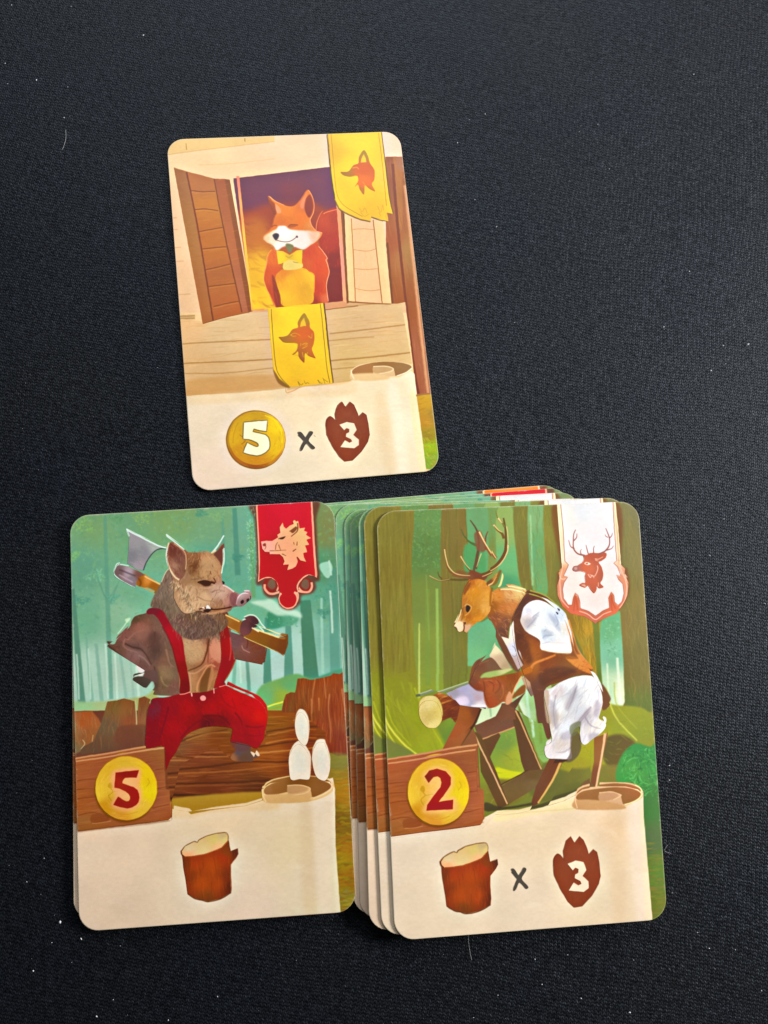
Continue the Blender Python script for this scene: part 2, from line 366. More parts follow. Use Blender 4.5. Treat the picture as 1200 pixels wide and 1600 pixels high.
def paint_fox():
    p = Print(FOX_Q, 'f4cf9c', 11)
    K = (240, 190, 2.609)
    # lintel and wall
    p.tile(*K)
    p.fill('0,0 1100,0 1200,783 0,783', [(100, 120, 'f4d6a6'), (700, 80, 'f2d4b0'), (80, 400, 'fbd0a6'), (120, 760, 'efc79c'), (980, 120, 'fbd9bc'), (600, 740, 'dcae7c')], sm=0)
    p.tile(250, 200, 5)
    p.fill('0,100 900,40 900,105 60,208', 'eecb8c', sm=0); p.line('60,208 400,165 900,105', 'd9ae70', 1, a=.8)
    p.line('205,120 208,170', 'c09458', 1.2); p.line('668,80 670,105', 'a07848', 1.2)
    p.line('300,290 560,280 900,240', 'e9c48a', 1.2, a=.7)
    for a, b, c, d in ((90, 708, 135, 706), (100, 800, 140, 797), (105, 942, 165, 938), (115, 1050, 185, 1047), (140, 1310, 238, 1305), (150, 1480, 275, 1475), (150, 1498, 275, 1494)):
        p.line([(a, b), (c, d)], 'cfa070' if b < 1400 else 'b08850', 1.3 if b < 1400 else 3, a=.7, bl=.4)
    # lower wall planks
    p.tile(240, 470, 2.609)
    p.fill('90,75 210,90 400,50 470,45 1010,5 1055,260 800,330 540,365 130,395', [(300, 130, 'e6c698'), (850, 80, 'dfbc8c'), (200, 300, 'dcb684'), (800, 260, 'dab97e'), (130, 90, 'f0c692')], sm=0)
    M = p.mask('90,75 210,90 400,50 470,45 1010,5 1055,260 800,330 540,365 130,395', 0)
    wood(p, M, 260, p.dir_(100, -8), ['e8c48c', 'cfa05c', 'dcb070', 'f0cf98', 'c99450'], 34, 2.2, .3)
    for t, w in (('110,180 300,168 478,158', 1.5), ('115,260 300,250 490,238', 1.7), ('125,300 300,296 500,270', 1), ('720,135 880,118 1035,100', 1.6), ('700,165 850,152 900,150', 1),
                 ('720,245 880,232 1050,214', 2.1), ('730,280 820,272 860,268', 1.2), ('105,75 150,68 175,68', 3), ('600,30 740,18 780,22 1010,8', 1.3)):
        p.line(t, 'a8783a', w, a=.75, bl=.3, clip=M)
    p.fill('125,330 500,300 560,345 320,372 130,392', 'd4a365', bl=2, a=.7, clip=M)
    # brown beam at the right
    p.tile(600, 380, 8.889)
    b = '20,-1200 300,-1200 900,1600 760,2120 450,2130 395,1600 300,830 200,850 105,850 30,0'
    p.fill(b, [(100, 0, 'b06538'), (150, 800, 'a8622c'), (350, 100, 'b08048'), (600, 1600, 'b06c48'), (100, -1000, 'a06030')], sm=0)
    B = p.mask(b, 0)
    p.fill('130,-1300 230,-1200 260,-1000 250,-200 170,-400', 'c48840', bl=1, a=.5, clip=B)
    wood(p, B, 160, p.dir_(14, 100), ['b87848', '9c5828', 'a86838', 'c08858'], 40, 2, .35)
    p.line('120,-1100 215,0 400,1600 490,2140', '8a420c', 4.6, 3.6, clip=B)
    p.line('45,0 115,850', '8a5010', 4.5, clip=B); p.line('30,0 105,850', 'a06018', 1, clip=B)
    p.line('290,-800 380,0 510,1200 620,2140', 'dfa578', 4.5, 4, clip=B, bl=.8)
    p.line('340,-800 410,0 560,1300', 'a89070', 1.4, clip=B)
    p.line('95,-1330 320,-1355', '8a4a20', 3, clip=B)
    p.fill('150,-1420 330,-1440 340,-1040 190,-1040', 'b07858', bl=1.2, a=.8, clip=B)
    # left shutter
    p.tile(250, 200, 5)
    sh = '108,310 205,340 430,398 505,400 545,405 725,1432 690,1442 520,1480 335,1532'
    p.fill(sh, 'b97238', sm=0); S = p.mask(sh, 0)
    p.fill('108,310 205,345 415,1505 335,1532', [(150, 400, 'ad7440'), (200, 800, 'b57d42'), (350, 1400, 'b5743e')], sm=0)
    p.fill('215,345 420,398 635,1440 415,1505', [(320, 450, 'bd7840'), (350, 600, 'c88238'), (400, 850, 'bf7634'), (480, 1200, 'b86f38'), (520, 1400, 'ba6c38')], sm=0)
    p.fill('430,398 505,400 690,1442 640,1440', [(470, 500, 'b2683a'), (560, 900, 'ba7040'), (660, 1350, 'b8724a')], sm=0)
    p.fill('505,400 548,405 728,1432 690,1442', '9c580e', sm=0)
    wood(p, S, 260, p.dir_(10, -2), ['c98548', 'a8642c', 'b87238', 'd0904c'], 16, 1.6, .3)
    for t in ('240,490 330,498 430,496', '265,640 360,635 455,648', '300,815 400,795 490,778', '325,948 420,938 520,930', '355,1110 450,1090 550,1065', '380,1240 480,1228 585,1215', '420,1395 520,1372 615,1355'):
        p.line(t, '8a480e', 1.5, a=.9); p.line(' '.join('%s,%s' % (w.split(',')[0], float(w.split(',')[1])+11) for w in t.split()), 'dc9a50', 1.2, a=.5, bl=.3)
    p.line('208,345 300,800 415,1505', '8a4200', 2.3); p.line('423,398 510,850 640,1440', '8a4408', 1.8)
    p.line('335,1532 520,1480 700,1442', '9a6a40', 1.5, a=.8)
    p.part('painted_window_shutter', sh, 0)
    # window opening
    p.tile(380, 280, 6.667)
    wd = '-95,-5 920,-130 975,290 1045,1275 1040,1300 100,1370 -95,20'
    p.fill(wd, 'c06c2a', sm=0)
    Wm = p.mask(wd, 0)
    for t_, c_, b_, a_ in (('-150,250 300,180 700,200 1000,200 1000,520 500,600 -100,480', 'a8482c', 9, .9), ('-150,-100 1000,-250 1000,230 640,240 300,250 -60,330', '743454', 6, .95), ('700,-150 1000,-200 1000,300 800,260', '7a3c58', 5, .7),
                           ('-60,480 240,420 330,800 300,1100 0,900', 'cc7c2c', 8, .8), ('-20,860 300,780 420,1400 60,1450', 'f2bc2e', 10, .95), ('60,1150 340,1150 420,1450 60,1450', 'fccc40', 7, .8),
                           ('840,520 1060,420 1080,1350 860,1350', '8c2e28', 4, .95), ('400,60 620,40 700,220 420,230', '8c3840', 7, .6)):
        p.fill(t_, c_, bl=b_, a=a_, clip=Wm)
    p.dabs(Wm, 200, 20, 22, 6, ['8e3a50', 'a04840', '863450'], a=.12)
    p.fill('790,420 840,350 985,310 1010,600 1040,900 870,880 790,640', [(850, 430, 'c64e28'), (950, 420, 'b8482c'), (900, 650, 'b8402a'), (960, 850, '983428')], bl=.8, clip=Wm)
    T = p.mask('790,420 840,350 985,310 1010,600 1040,900 870,880 790,640')
    p.dabs(T, 110, p.dir_(-2, 10), 9, 1.5, ['cf5a30', 'b03c26', 'd86c40'], a=.35)
    p.line('760,540 772,450 800,380 832,330', 'f2895a', 1.6, .8); p.line('840,362 880,340 975,315', 'f29468', 1.2)
    # jambs and sill
    p.fill('975,285 1018,325 1050,800 1087,1330 1045,1330 1010,700', [(990, 320, 'f0a070'), (1040, 900, 'f2a088'), (1070, 1300, 'eeb080')], sm=0)
    p.fill('1018,325 1048,345 1080,800 1105,1290 1082,1300', '9a5c24', sm=0)
    p.fill('-65,-30 -35,-30 105,1360 225,1350 225,1375 85,1372', [(-50, 20, 'f09478'), (-20, 300, 'f4a868'), (40, 700, 'f8c458'), (90, 1200, 'f8cc58'), (200, 1365, 'e8a860')], sm=0)
    p.fill('850,1290 1045,1270 1085,1300 1090,1330 860,1362', 'dea274', sm=0); p.line('860,1362 1090,1335 1200,1325', 'a06a38', 1.2)
    # right shutter
    p.tile(240, 190, 2.609)
    rs = '775,372 800,378 935,400 970,745 795,735'
    p.fill(rs, 'fbcf98', sm=0); R_ = p.mask(rs, 0)
    p.fill('812,390 897,400 932,741 822,736', 'f4c898', sm=0)
    for t in ('813,440 860,437 900,441', '815,522 870,528 908,518', '818,600 870,603 915,600', '820,680 880,690 922,685'):
        p.line(t, 'd09a64', 1.2, a=.8)
    wood(p, R_, 70, p.dir_(5, 100), ['ffd9a8', 'e8b880', 'f8cc98'], 20, 2, .3)
    p.line('806,395 815,560 823,736', 'c08a50', 1.5); p.line('895,400 912,560 932,740', 'b07c48', 1.5)
    p.line('795,735 880,741 968,745', 'a06a38', 3, a=.85); p.line('775,375 783,560 793,735', '8a5220', 2.2)
    p.part('painted_window_shutter', rs, 0)
    # the fox
    p.tile(380, 280, 6.667)
    la = '305,730 262,790 245,880 222,980 228,1090 280,1220 340,1332 425,1325 395,1230 330,1040 400,960 380,860 345,740'
    p.fill(la, [(300, 800, 'e47a24'), (260, 1000, 'd8601a'), (320, 1200, 'cc5418')])
    ra = '640,740 760,655 800,715 870,820 898,975 868,1110 890,1272 825,1288 705,1300 735,1190 745,1010 690,970 612,930'
    p.fill(ra, [(700, 760, 'd85828'), (790, 900, 'dd5c34'), (800, 1150, 'd0502a'), (740, 1280, 'b04018'), (860, 1250, 'e07850'), (640, 900, 'd86820')])
    p.fill('300,1015 340,1060 425,1325 345,1332', 'a84312', bl=.4)
    vest = '335,1030 380,960 440,935 620,925 690,965 742,1010 735,1180 705,1300 425,1325 385,1210'
    p.fill(vest, [(500, 1050, 'f2b41e'), (450, 1250, 'f4bc20'), (650, 1150, 'e8ac20'), (720, 1020, 'f8c040'), (400, 980, 'e89018')])
    V = p.mask(vest); p.dabs(V, 70, 80, 12, 3, ['f8c838', 'e8a418', 'f0b428'], a=.25)
    p.line('690,965 742,1010 738,1180', 'f6a040', 1.4)
    Lm = p.mask(la); Rm = p.mask(ra)
    p.dabs(Lm, 50, p.dir_(3, 10), 12, 1.8, ['ee8a34', 'c85014'], a=.3); p.dabs(Rm, 90, p.dir_(2, 10), 12, 2, ['e66a40', 'c84822', 'e87440'], a=.3)
    p.line('302,735 262,790 243,890 222,985 230,1095 338,1330', 'ffb468', 1.1, a=.9)
    p.line('785,700 830,750 876,820 862,840 880,890 896,975 868,1100 888,1272', 'ffb088', 1.3)
    p.fill('430,850 520,835 600,855 612,925 430,945', 'eed070'); p.line('520,860 560,870 600,862', 'b09040', 1)
    p.fill('345,745 420,750 485,790 560,740 618,735 612,890 545,850 480,835 400,880 365,885', [(400, 820, 'f8cc30'), (580, 800, 'f4c828'), (480, 790, 'e0b840')], sm=0)
    p.line('440,800 480,815 520,790', 'c8a030', 1)
    head = '265,175 340,228 430,272 520,282 590,225 640,150 678,112 715,165 738,250 735,345 700,425 720,490 760,540 825,560 790,625 700,690 620,735 520,700 420,700 350,745 312,695 240,655 215,620 240,575 300,500 320,420 330,370 295,290'
    p.fill(head, [(450, 330, 'ee8a30'), (600, 400, 'e87f2c'), (380, 450, 'de7c30'), (640, 280, 'd87848'), (500, 450, 'e4822e'), (700, 500, 'e09050')])
    Hm = p.mask(head)
    p.dabs(Hm, 260, lambda x, y: 60+40*np.sin(x*.02), 7, 1.1, ['f49a44', 'dc7022', 'f2a458', 'e07c2a'], a=.4)
    p.fill('215,620 245,575 345,520 370,490 440,488 480,520 590,535 700,540 800,560 770,640 690,695 625,735 530,705 430,700 350,745 312,695 240,655', [(300, 620, 'f8d8b8'), (420, 560, 'fdf3ee'), (620, 620, 'f3e2d6'), (760, 590, 'f4b898'), (380, 700, 'f8e8d8'), (240, 620, 'f6c494')], bl=.9)
    Mm = p.mask('215,620 245,575 345,520 440,500 590,545 790,570 690,695 625,735 530,705 350,745 240,655')
    p.dabs(Mm, 120, 25, 7, 1.2, ['fff8f2', 'ecd8c8', 'f8e8dc'], a=.35)
    p.fill('268,180 300,225 328,255 350,330 335,378 300,330 282,260', 'a8502c', bl=.4); p.fill('335,260 385,300 395,350 350,350', 'f0a070', bl=.7)
    p.fill('692,160 720,210 730,290 712,370 680,400 645,330 640,250 660,195', '9c4028', bl=.4)
    p.fill('640,180 668,130 650,210 628,300 600,300 600,240', 'ee9068', bl=.9, a=.9)
    p.line('268,178 335,230 430,272', 'f8b088', 1.2); p.line('680,115 718,170 740,250 735,345 698,430 722,495 765,540 825,560', 'ffa878', 1.3)
    p.fill('305,585 335,565 372,575 368,610 345,640 322,620', '4c3a48', bl=.3); p.line('350,638 440,655 505,640 558,602', '7a5a60', 1)
    p.fill('548,595 565,590 572,605 560,612', '7a5a60')
    p.line('298,500 325,482 355,488', 'a04c18', 1.2); p.line('470,498 495,475 570,478', '9c4a18', 1.6); p.fill('465,490 500,478 560,482 530,500 480,505', 'b86428', bl=.5, a=.8)
    p.fill('440,685 480,672 525,700 482,768', '8f8a58', bl=.7)
    fx = '265,175 340,228 430,272 520,282 590,225 678,112 738,250 735,345 700,425 760,540 825,560 760,650 870,820 898,975 868,1110 888,1272 705,1300 425,1325 340,1332 228,1090 222,980 262,790 305,735 240,655 215,620 300,500 330,370 295,290'
    p.part('painted_fox', fx, 0); p.part('waistcoat', vest, 1, 'painted_fox'); p.part('head', head, 1, 'painted_fox')
    # hanging banner at the top edge
    p.tile(500, 195, 6.316)
    bn = '75,60 608,40 640,340 665,560 690,740 722,882 662,868 676,955 505,905 498,952 400,930 290,885 190,820 148,730 120,560 98,360'
    p.line('150,740 200,835 300,895 400,935 498,955', '7a5818', 2.5, a=.8)
    p.line('676,958 590,940 505,912', '7a5818', 2, a=.8)
    p.fill(bn, [(350, 120, 'fcd62c'), (300, 400, 'facf24'), (300, 700, 'f6c81c'), (500, 850, 'f0c030'), (120, 300, 'f0bc28'), (640, 500, 'f8c850')], sm=0)
    p.line('75,90 98,360 120,560 148,730', '4a3c10', 1.1); p.line('608,75 640,340 665,560 690,740 722,882', '5a4a10', 1.1)
    p.line('110,90 130,340 150,560 172,700 230,790 320,850 420,905', 'b89010', .9); p.line('578,80 610,340 640,620 655,800', 'b89010', .9)
    for t in ('385,820 420,860 440,820 465,870', '565,800 600,860 620,790 630,850', '400,860 440,905 480,880', '660,870 650,910 676,950', '580,860 600,900'):
        p.line(t, 'd4a010', 1, a=.8)
    e = '205,465 280,460 330,400 380,380 385,320 432,250 470,300 495,380 538,450 535,540 512,590 545,658 480,625 445,600 435,688 395,640 375,590 345,612 375,560 370,505 300,512 235,500'
    p.fill(e, [(430, 440, 'd86a18'), (230, 480, 'b88418'), (432, 270, 'b89018'), (430, 560, 'f08030'), (430, 670, 'c88018')])
    p.fill('402,372 412,330 432,290 450,330 458,370', 'ffc638', sm=0); p.line('320,430 360,420 385,440', 'f8a850', 1.2); p.line('420,560 440,590 440,640', 'ffb060', 1.1, a=.7)
    p.part('hanging_banner', bn, 0); p.part('fox_emblem', e, 1, 'hanging_banner')
    # parchment scroll
    p.tile(240, 470, 2.609)
    sc = '128,392 330,378 500,362 545,356 545,376 580,362 620,350 760,345 800,332 830,310 870,305 1000,315 1050,290 1064,300 1074,390 1090,500 1112,700 1112,900 100,900'
    p.fill(sc, [(200, 500, 'f3e0c2'), (250, 700, 'f3dcc4'), (600, 420, 'f7e2ba'), (600, 680, 'f4e4c4'), (900, 420, 'f9e6bc'), (960, 500, 'f2dcb0'), (1020, 500, 'fdf0d0'), (1000, 640, 'f6e6c0')], sm=0)
    P = p.mask(sc, 0)
    p.fill('120,380 540,350 800,325 810,380 560,395 130,425', 'f0cf98', bl=3, a=.6, clip=P)
    p.fill('955,370 1000,360 1040,690 1000,690', 'fff6dc', bl=4, a=.7, clip=P)
    p.fill('905,400 945,400 985,680 940,680', 'eed2a4', bl=4, a=.6, clip=P)
    p.fill('1045,400 1075,400 1110,690 1085,690', 'f8ec9c', bl=1.5, a=.5, clip=P)
    p.dabs(P, 160, 10, 40, 12, ['fbe8cc', 'ecd4b4', 'f8e4c0'], a=.13)
    p.px += (hexc('efe2d2')-p.px)*.25*P[..., None]
    p.line('540,350 545,376 600,352', 'd4a060', 1.2, a=.8)
    p.tile(530, 550, 7.06)
    p.fill('140,210 200,160 330,125 520,110 700,125 790,150 812,190 700,255 550,290 350,310 150,300', 'f6d8ac')
    p.fill('150,210 200,170 330,130 520,113 700,128 785,155 798,185 740,230 640,268 560,262 500,240 380,245 240,255 160,248', [(280, 200, 'b58450'), (500, 130, 'a87c44'), (700, 200, 'a88050')])
    p.fill('380,165 520,165 605,190 625,268 560,280 380,285', 'e6c494', sm=0); p.fill('385,170 520,170 590,190 540,225 395,240', 'd0aa78', bl=.4)
    p.line('380,165 510,163 590,182 600,200 560,225 450,245', 'f4dcb0', 1.3)
    p.fill('150,250 400,240 560,290 380,318 150,310', 'eccb98', bl=.8); p.line('138,200 145,250 170,300', 'fae4b8', 1.8); p.line('640,270 740,235 805,185', 'fdeacc', 1.6)
    # strip beside the scroll
    p.fill('855,490 1030,470 1110,1000 1110,1300 960,1290 910,900', [(950, 560, 'd4a83c'), (950, 760, 'c89a3c'), (1040, 700, 'b8943c'), (980, 940, 'a8942c'), (1000, 1040, 'a8c418'), (1040, 1180, '9ab848'), (980, 1250, '98b448')], sm=0)
    G = p.mask('855,490 1030,470 1110,1000 1110,1300 960,1290 910,900', 0); p.dabs(G, 90, 0, 10, 3, ['d8b450', 'b8882c', 'c8a038'], a=.3); p.dabs(G*(p.mask('900,950 1200,930 1200,1300 900,1300', 0)), 60, 70, 8, 2, ['b8d020', '98b030', 'd0dc60'], a=.4)
    p.fill('850,490 1030,470 1030,455 845,470', 'b08048', sm=0)
    # lower banner
    p.tile(400, 470, 8.571)
    lb = '160,100 900,32 930,260 965,560 1000,850 1037,1105 900,1115 760,1128 600,1145 470,1155 430,1140 310,1040 235,920 205,620'
    p.fill('235,900 250,1000 300,1100 370,1145 460,1160 330,1020', 'a07430', bl=.6)
    p.line('905,40 930,240 965,560 1000,850 1035,1100', '7a5010', 4.2, 3)
    p.fill(lb, [(400, 150, 'fcd830'), (300, 350, 'fad428'), (500, 900, 'f4c616'), (350, 800, 'f4c618'), (850, 400, 'f6ca22'), (500, 1120, 'f0c040'), (180, 200, 'f8cc48')], sm=0)
    p.line('205,110 215,300 245,700 280,930 350,1050 440,1140', '8a7010', .9); p.line('862,40 890,300 920,600 950,900 990,1100', '8a7010', .9)
    p.line('915,100 930,240 960,560 1000,880 1030,1100', '6a5810', .8)
    fox_emblem(p)
    for t in ('560,1080 585,1140', '562,1080 602,1128 632,1105', '645,1070 665,1110 690,1095 710,1110', '825,1060 855,1110', '830,1060 870,1105 890,1100', '895,1030 925,1110', '905,1050 965,1090'):
        p.line(t, '8a7a14', .8, a=.8)
    p.part('hanging_banner', lb, 0)
    p.part('fox_emblem', '305,485 430,460 490,385 560,358 562,290 650,165 718,290 725,360 785,490 750,640 800,770 700,735 665,700 648,828 570,735 488,722 560,610 545,570 370,555', 0, 'hanging_banner')
    p.tile(240, 470, 2.609)
    p.part('scroll', sc, 0)
    # coin, cross, paw
    p.tile(340, 610, 4.615)
    th = np.linspace(0, 2*np.pi, 25)[:-1]
    c = np.c_[279+213*np.cos(th), 356+209*np.sin(th)]
    p.fill(c, 'f8dc90', bl=3, a=.6)
    p.fill(c, [(110, 350, 'c89a20'), (280, 170, 'd8b040'), (430, 260, 'fcd80c'), (440, 380, 'f0c018'), (280, 540, 'b06818'), (130, 480, 'c07c18'), (200, 200, 'd8a828'), (420, 480, 'd89820')])
    C = p.mask(c); c2 = np.c_[281+198*np.cos(th), 348+190*np.sin(th)]
    p.fill(c2, [(110, 350, 'e0b428'), (280, 180, 'd4ac38'), (430, 250, 'ffdc08'), (420, 380, 'f0c818'), (280, 510, 'd89a28'), (150, 440, 'd8a028'), (200, 210, 'd8b030')])
    p.dabs(C, 200, lambda x, y: 90+np.degrees(np.arctan2(y-p.q([(279, 356)])[0][1], x-p.q([(279, 356)])[0][0])), 10, 1.2, ['c8941c', 'f0c840', 'b88418', 'ffe060'], a=.35, jit=.15)
    p.loop(c, '7a5410', 1, a=.8)
    p.line('340,180 410,215 460,290 465,380', 'ffee60', 1.4, a=.7)
    p.line('150,230 120,300 112,380', 'c8901c', 1, a=.6); p.line('160,320 200,360 170,390', 'a87814', 1, a=.8)
    p.part('coin', c, 0)
    five = '189,232 270,224 358,218 355,255 352,295 300,288 262,276 256,288 252,300 300,310 345,322 366,340 375,372 376,400 368,425 345,446 315,463 285,470 235,463 186,448 198,415 214,378 238,390 262,402 280,408 292,407 298,398 294,386 280,374 255,362 225,353 186,350'
    for q_ in (0,): p.loop(five, '8a7430', 2.6, sm=0)
    p.fill(five, 'fdf8cc', sm=0); p.part('numeral', five, 0, 'coin')
    cross(p); paw(p)
    p.line('700,322 712,335', '8a8068', .8, a=.7)
    p.finish(.045, 31)
    return p

LOG = ('125,500 190,420 330,345 385,355 410,320 520,265 660,225 820,205 865,260 865,330 898,500 1012,455 1020,540 985,605 905,710 900,860 912,1060 905,1145 '
       '745,1240 545,1285 440,1262 340,1240 228,1170 200,960 165,760 150,600')

def log_symbol(p):
    # traced on a 1200 x 1500 tile of the boar card
    p.fill(LOG, 'fad0ac', sm=0, bl=1.6, a=.8)
    p.fill('898,500 1012,455 1020,540 985,605 905,710 860,600', [(900, 560, '84482c'), (1010, 490, '6e4838')], sm=0)
    p.fill(LOG, [(180, 700, '8a4a20'), (250, 900, '94461c'), (350, 700, 'b04a1a'), (450, 1000, 'b4521e'), (600, 700, 'b8521e'), (700, 1000, 'b04e1c'), (840, 500, '98501c'), (860, 900, '904420'), (900, 1050, '7c4026'), (1000, 500, '744634'), (500, 1240, '8c5020'), (780, 600, 'b0441a')], sm=0)
    M = p.mask(LOG, 0)
    p.dabs(M, 240, p.dir_(6, 100), 14, 1.1, ['c8602a', '9c4014', 'b8561e', 'a44818', 'cc6a34'], a=.4, jit=.06, bend=.06)
    for t in ('470,680 480,740 465,790', '600,980 610,1100 590,1180', '545,1150 550,1270', '690,900 700,960', '640,600 660,700 690,860', '420,760 440,900'):
        p.line(t, '8a3810', .8, .4, a=.7)
    p.line('228,1170 340,1245 440,1265 545,1290 745,1245 905,1150', '5a2c10', 1.4, a=.8); p.line('150,560 165,760 200,960 228,1170', '6a3818', .9, a=.8); p.line('868,330 898,500', '5a3010', .7)
    top = '140,500 190,425 330,350 385,362 415,325 520,270 660,230 820,210 862,262 860,330 760,440 620,500 480,545 330,570 190,582 150,545'
    p.fill(top, [(250, 450, 'e8d0a4'), (250, 560, 'f8b888'), (450, 450, 'e8cc94'), (650, 330, 'e4cc84'), (700, 430, 'f4c08c'), (780, 260, 'd4bc8c'), (820, 320, 'e8d08c')], sm=0)
    p.line('190,582 330,572 480,548 620,500 760,440 860,335', 'f4b080', .9, a=.8, bl=.2)
    p.line('125,500 190,420 330,345 385,360 410,320 520,265 660,225 820,205 868,262 865,330', '8a7850', .8)
    p.line('125,490 130,540 160,590', '7a5a40', 1)
    p.part('log_symbol', LOG, 0); p.part('cut_end', top, 0, 'log_symbol')

def plaque(p, num, kind):
    """wooden price board with a coin; traced on a 1077 x 1600 tile of the boar card"""
    o = '76,790 400,745 700,690 935,660 942,870 950,1065 985,1075 1000,1335 975,1362 700,1400 400,1432 90,1472'
    p.line('90,1478 400,1440 700,1408 990,1368', '8a5028', 1.4, a=.5, bl=.5)
    p.fill(o, [(150, 850, 'b26a42'), (150, 1200, 'b06838'), (150, 1420, 'a87040'), (870, 800, 'a4643c'), (900, 1000, 'ac6a40'), (940, 1250, 'b26c44'), (600, 1400, 'b07044')], sm=0)
    M = p.mask(o, 0)
    p.dabs(M, 420, p.dir_(100, -14), 30, 1.6, ['c07a4a', '9c5830', 'b87040', 'a86438', 'c88450'], a=.35, jit=.05, bend=.05)
    for t in ('90,985 180,972 280,968', '100,1160 200,1145 290,1140', '100,1320 230,1290 320,1300', '850,880 940,868', '860,1060 950,1045', '820,1250 980,1210', '90,1070 250,1060'):
        p.line(t, '84421e', 1.3, .7, a=.6, clip=M)
    p.fill('230,1320 300,1300 400,1320 390,1370 240,1390', '9a562e', bl=.6, a=.7, clip=M)
    p.line('240,1395 330,1388 420,1372', 'dca070', 1, a=.7)
    p.line('76,797 400,752 700,697 935,668', 'd8a070', 2.4, 3, a=.9); p.line('935,665 942,870 950,1065', '8a5838', 1.2, a=.8); p.line('975,1362 90,1470', '8c5430', 1.6, a=.8)
    th = np.linspace(0, 2*np.pi, 25)[:-1]
    c = np.c_[568+298*np.cos(th), 1056+308*np.sin(th)]
    p.fill(c+[-6, 20], '8c5414', bl=1.2, a=.9, clip=M)
    p.fill(c, [(300, 1100, 'f0c850'), (400, 850, 'e8b848'), (560, 790, 'e4b84c'), (800, 950, 'ecc838'), (800, 1080, 'f0d43c'), (700, 1250, 'e8bc50'), (500, 1320, 'e0a048'), (360, 1250, 'd89c38'), (560, 1050, 'f8c070')])
    C = p.mask(c)
    cc = p.q([(568, 1056)])[0]
    p.dabs(C, 260, lambda x, y: 90+np.degrees(np.arctan2(y-cc[1], x-cc[0])), 11, 1.3, ['d8a830', 'f8d858', 'd09c30', 'fce070', 'e8b840'], a=.3, jit=.12)
    p.fill('400,1010 425,1000 440,1040 420,1060 390,1040', 'c89a2c', a=.6); p.line('420,1060 440,1090 400,1130 430,1180', 'b88c28', 1, a=.7); p.line('440,1090 520,1080 560,1110', 'c8a040', 1, a=.7)
    p.line('770,960 790,1000 760,1040', 'c8a828', 1.2, a=.6); p.line('470,1290 560,1310 680,1280', 'd89838', 1, a=.7)
    p.loop(c, 'c08c28', 1, a=.5)
    if num == 5:
        n = '465,905 580,892 690,882 680,920 668,955 610,952 560,955 545,968 534,988 532,1008 580,1025 640,1045 675,1072 692,1110 694,1150 686,1190 665,1218 625,1240 580,1250 510,1238 445,1215 465,1175 490,1135 515,1150 540,1167 568,1180 592,1178 606,1160 606,1138 592,1112 560,1085 510,1062 455,1050'
        p.fill('440,890 700,870 690,1040 715,1060 700,1210 590,1275 425,1230 470,1110 435,1060', 'f8b080', bl=2.2, a=.75, clip=C)
        p.fill(n, [(560, 920, 'a82c18'), (500, 1000, 'b83c20'), (640, 1100, 'b42a14'), (560, 1220, 'b03018')], sm=0)
    else:
        n = '435,915 480,862 555,842 640,868 690,925 688,990 650,1050 570,1148 712,1128 708,1215 452,1228 462,1175 530,1085 590,1010 600,970 588,930 560,912 520,922 475,975'
        p.fill('410,900 480,840 560,820 650,845 715,920 710,1010 640,1110 735,1105 730,1235 430,1250 440,1170 520,1060 560,960 480,1000', 'f8c080', bl=2.2, a=.7, clip=C)
        p.fill(n, [(560, 880, 'b03018'), (650, 960, 'b42c18'), (560, 1100, 'b82c20'), (600, 1190, 'b01c20'), (450, 920, '9c3414')], sm=0)
    p.part('price_board', o, 0, None, kind); p.part('coin', c, 0, 'price_board'); p.part('numeral', n, 0, 'price_board')

def bg_tree(p, x0, y0, x1, y1, w0, w1, col, a=.8, bl=.8, clip=None):
    p.line([(x0, y0), ((x0+x1)/2, (y0+y1)/2), (x1, y1)], col, w0, w1, bl=bl, a=a, clip=clip)

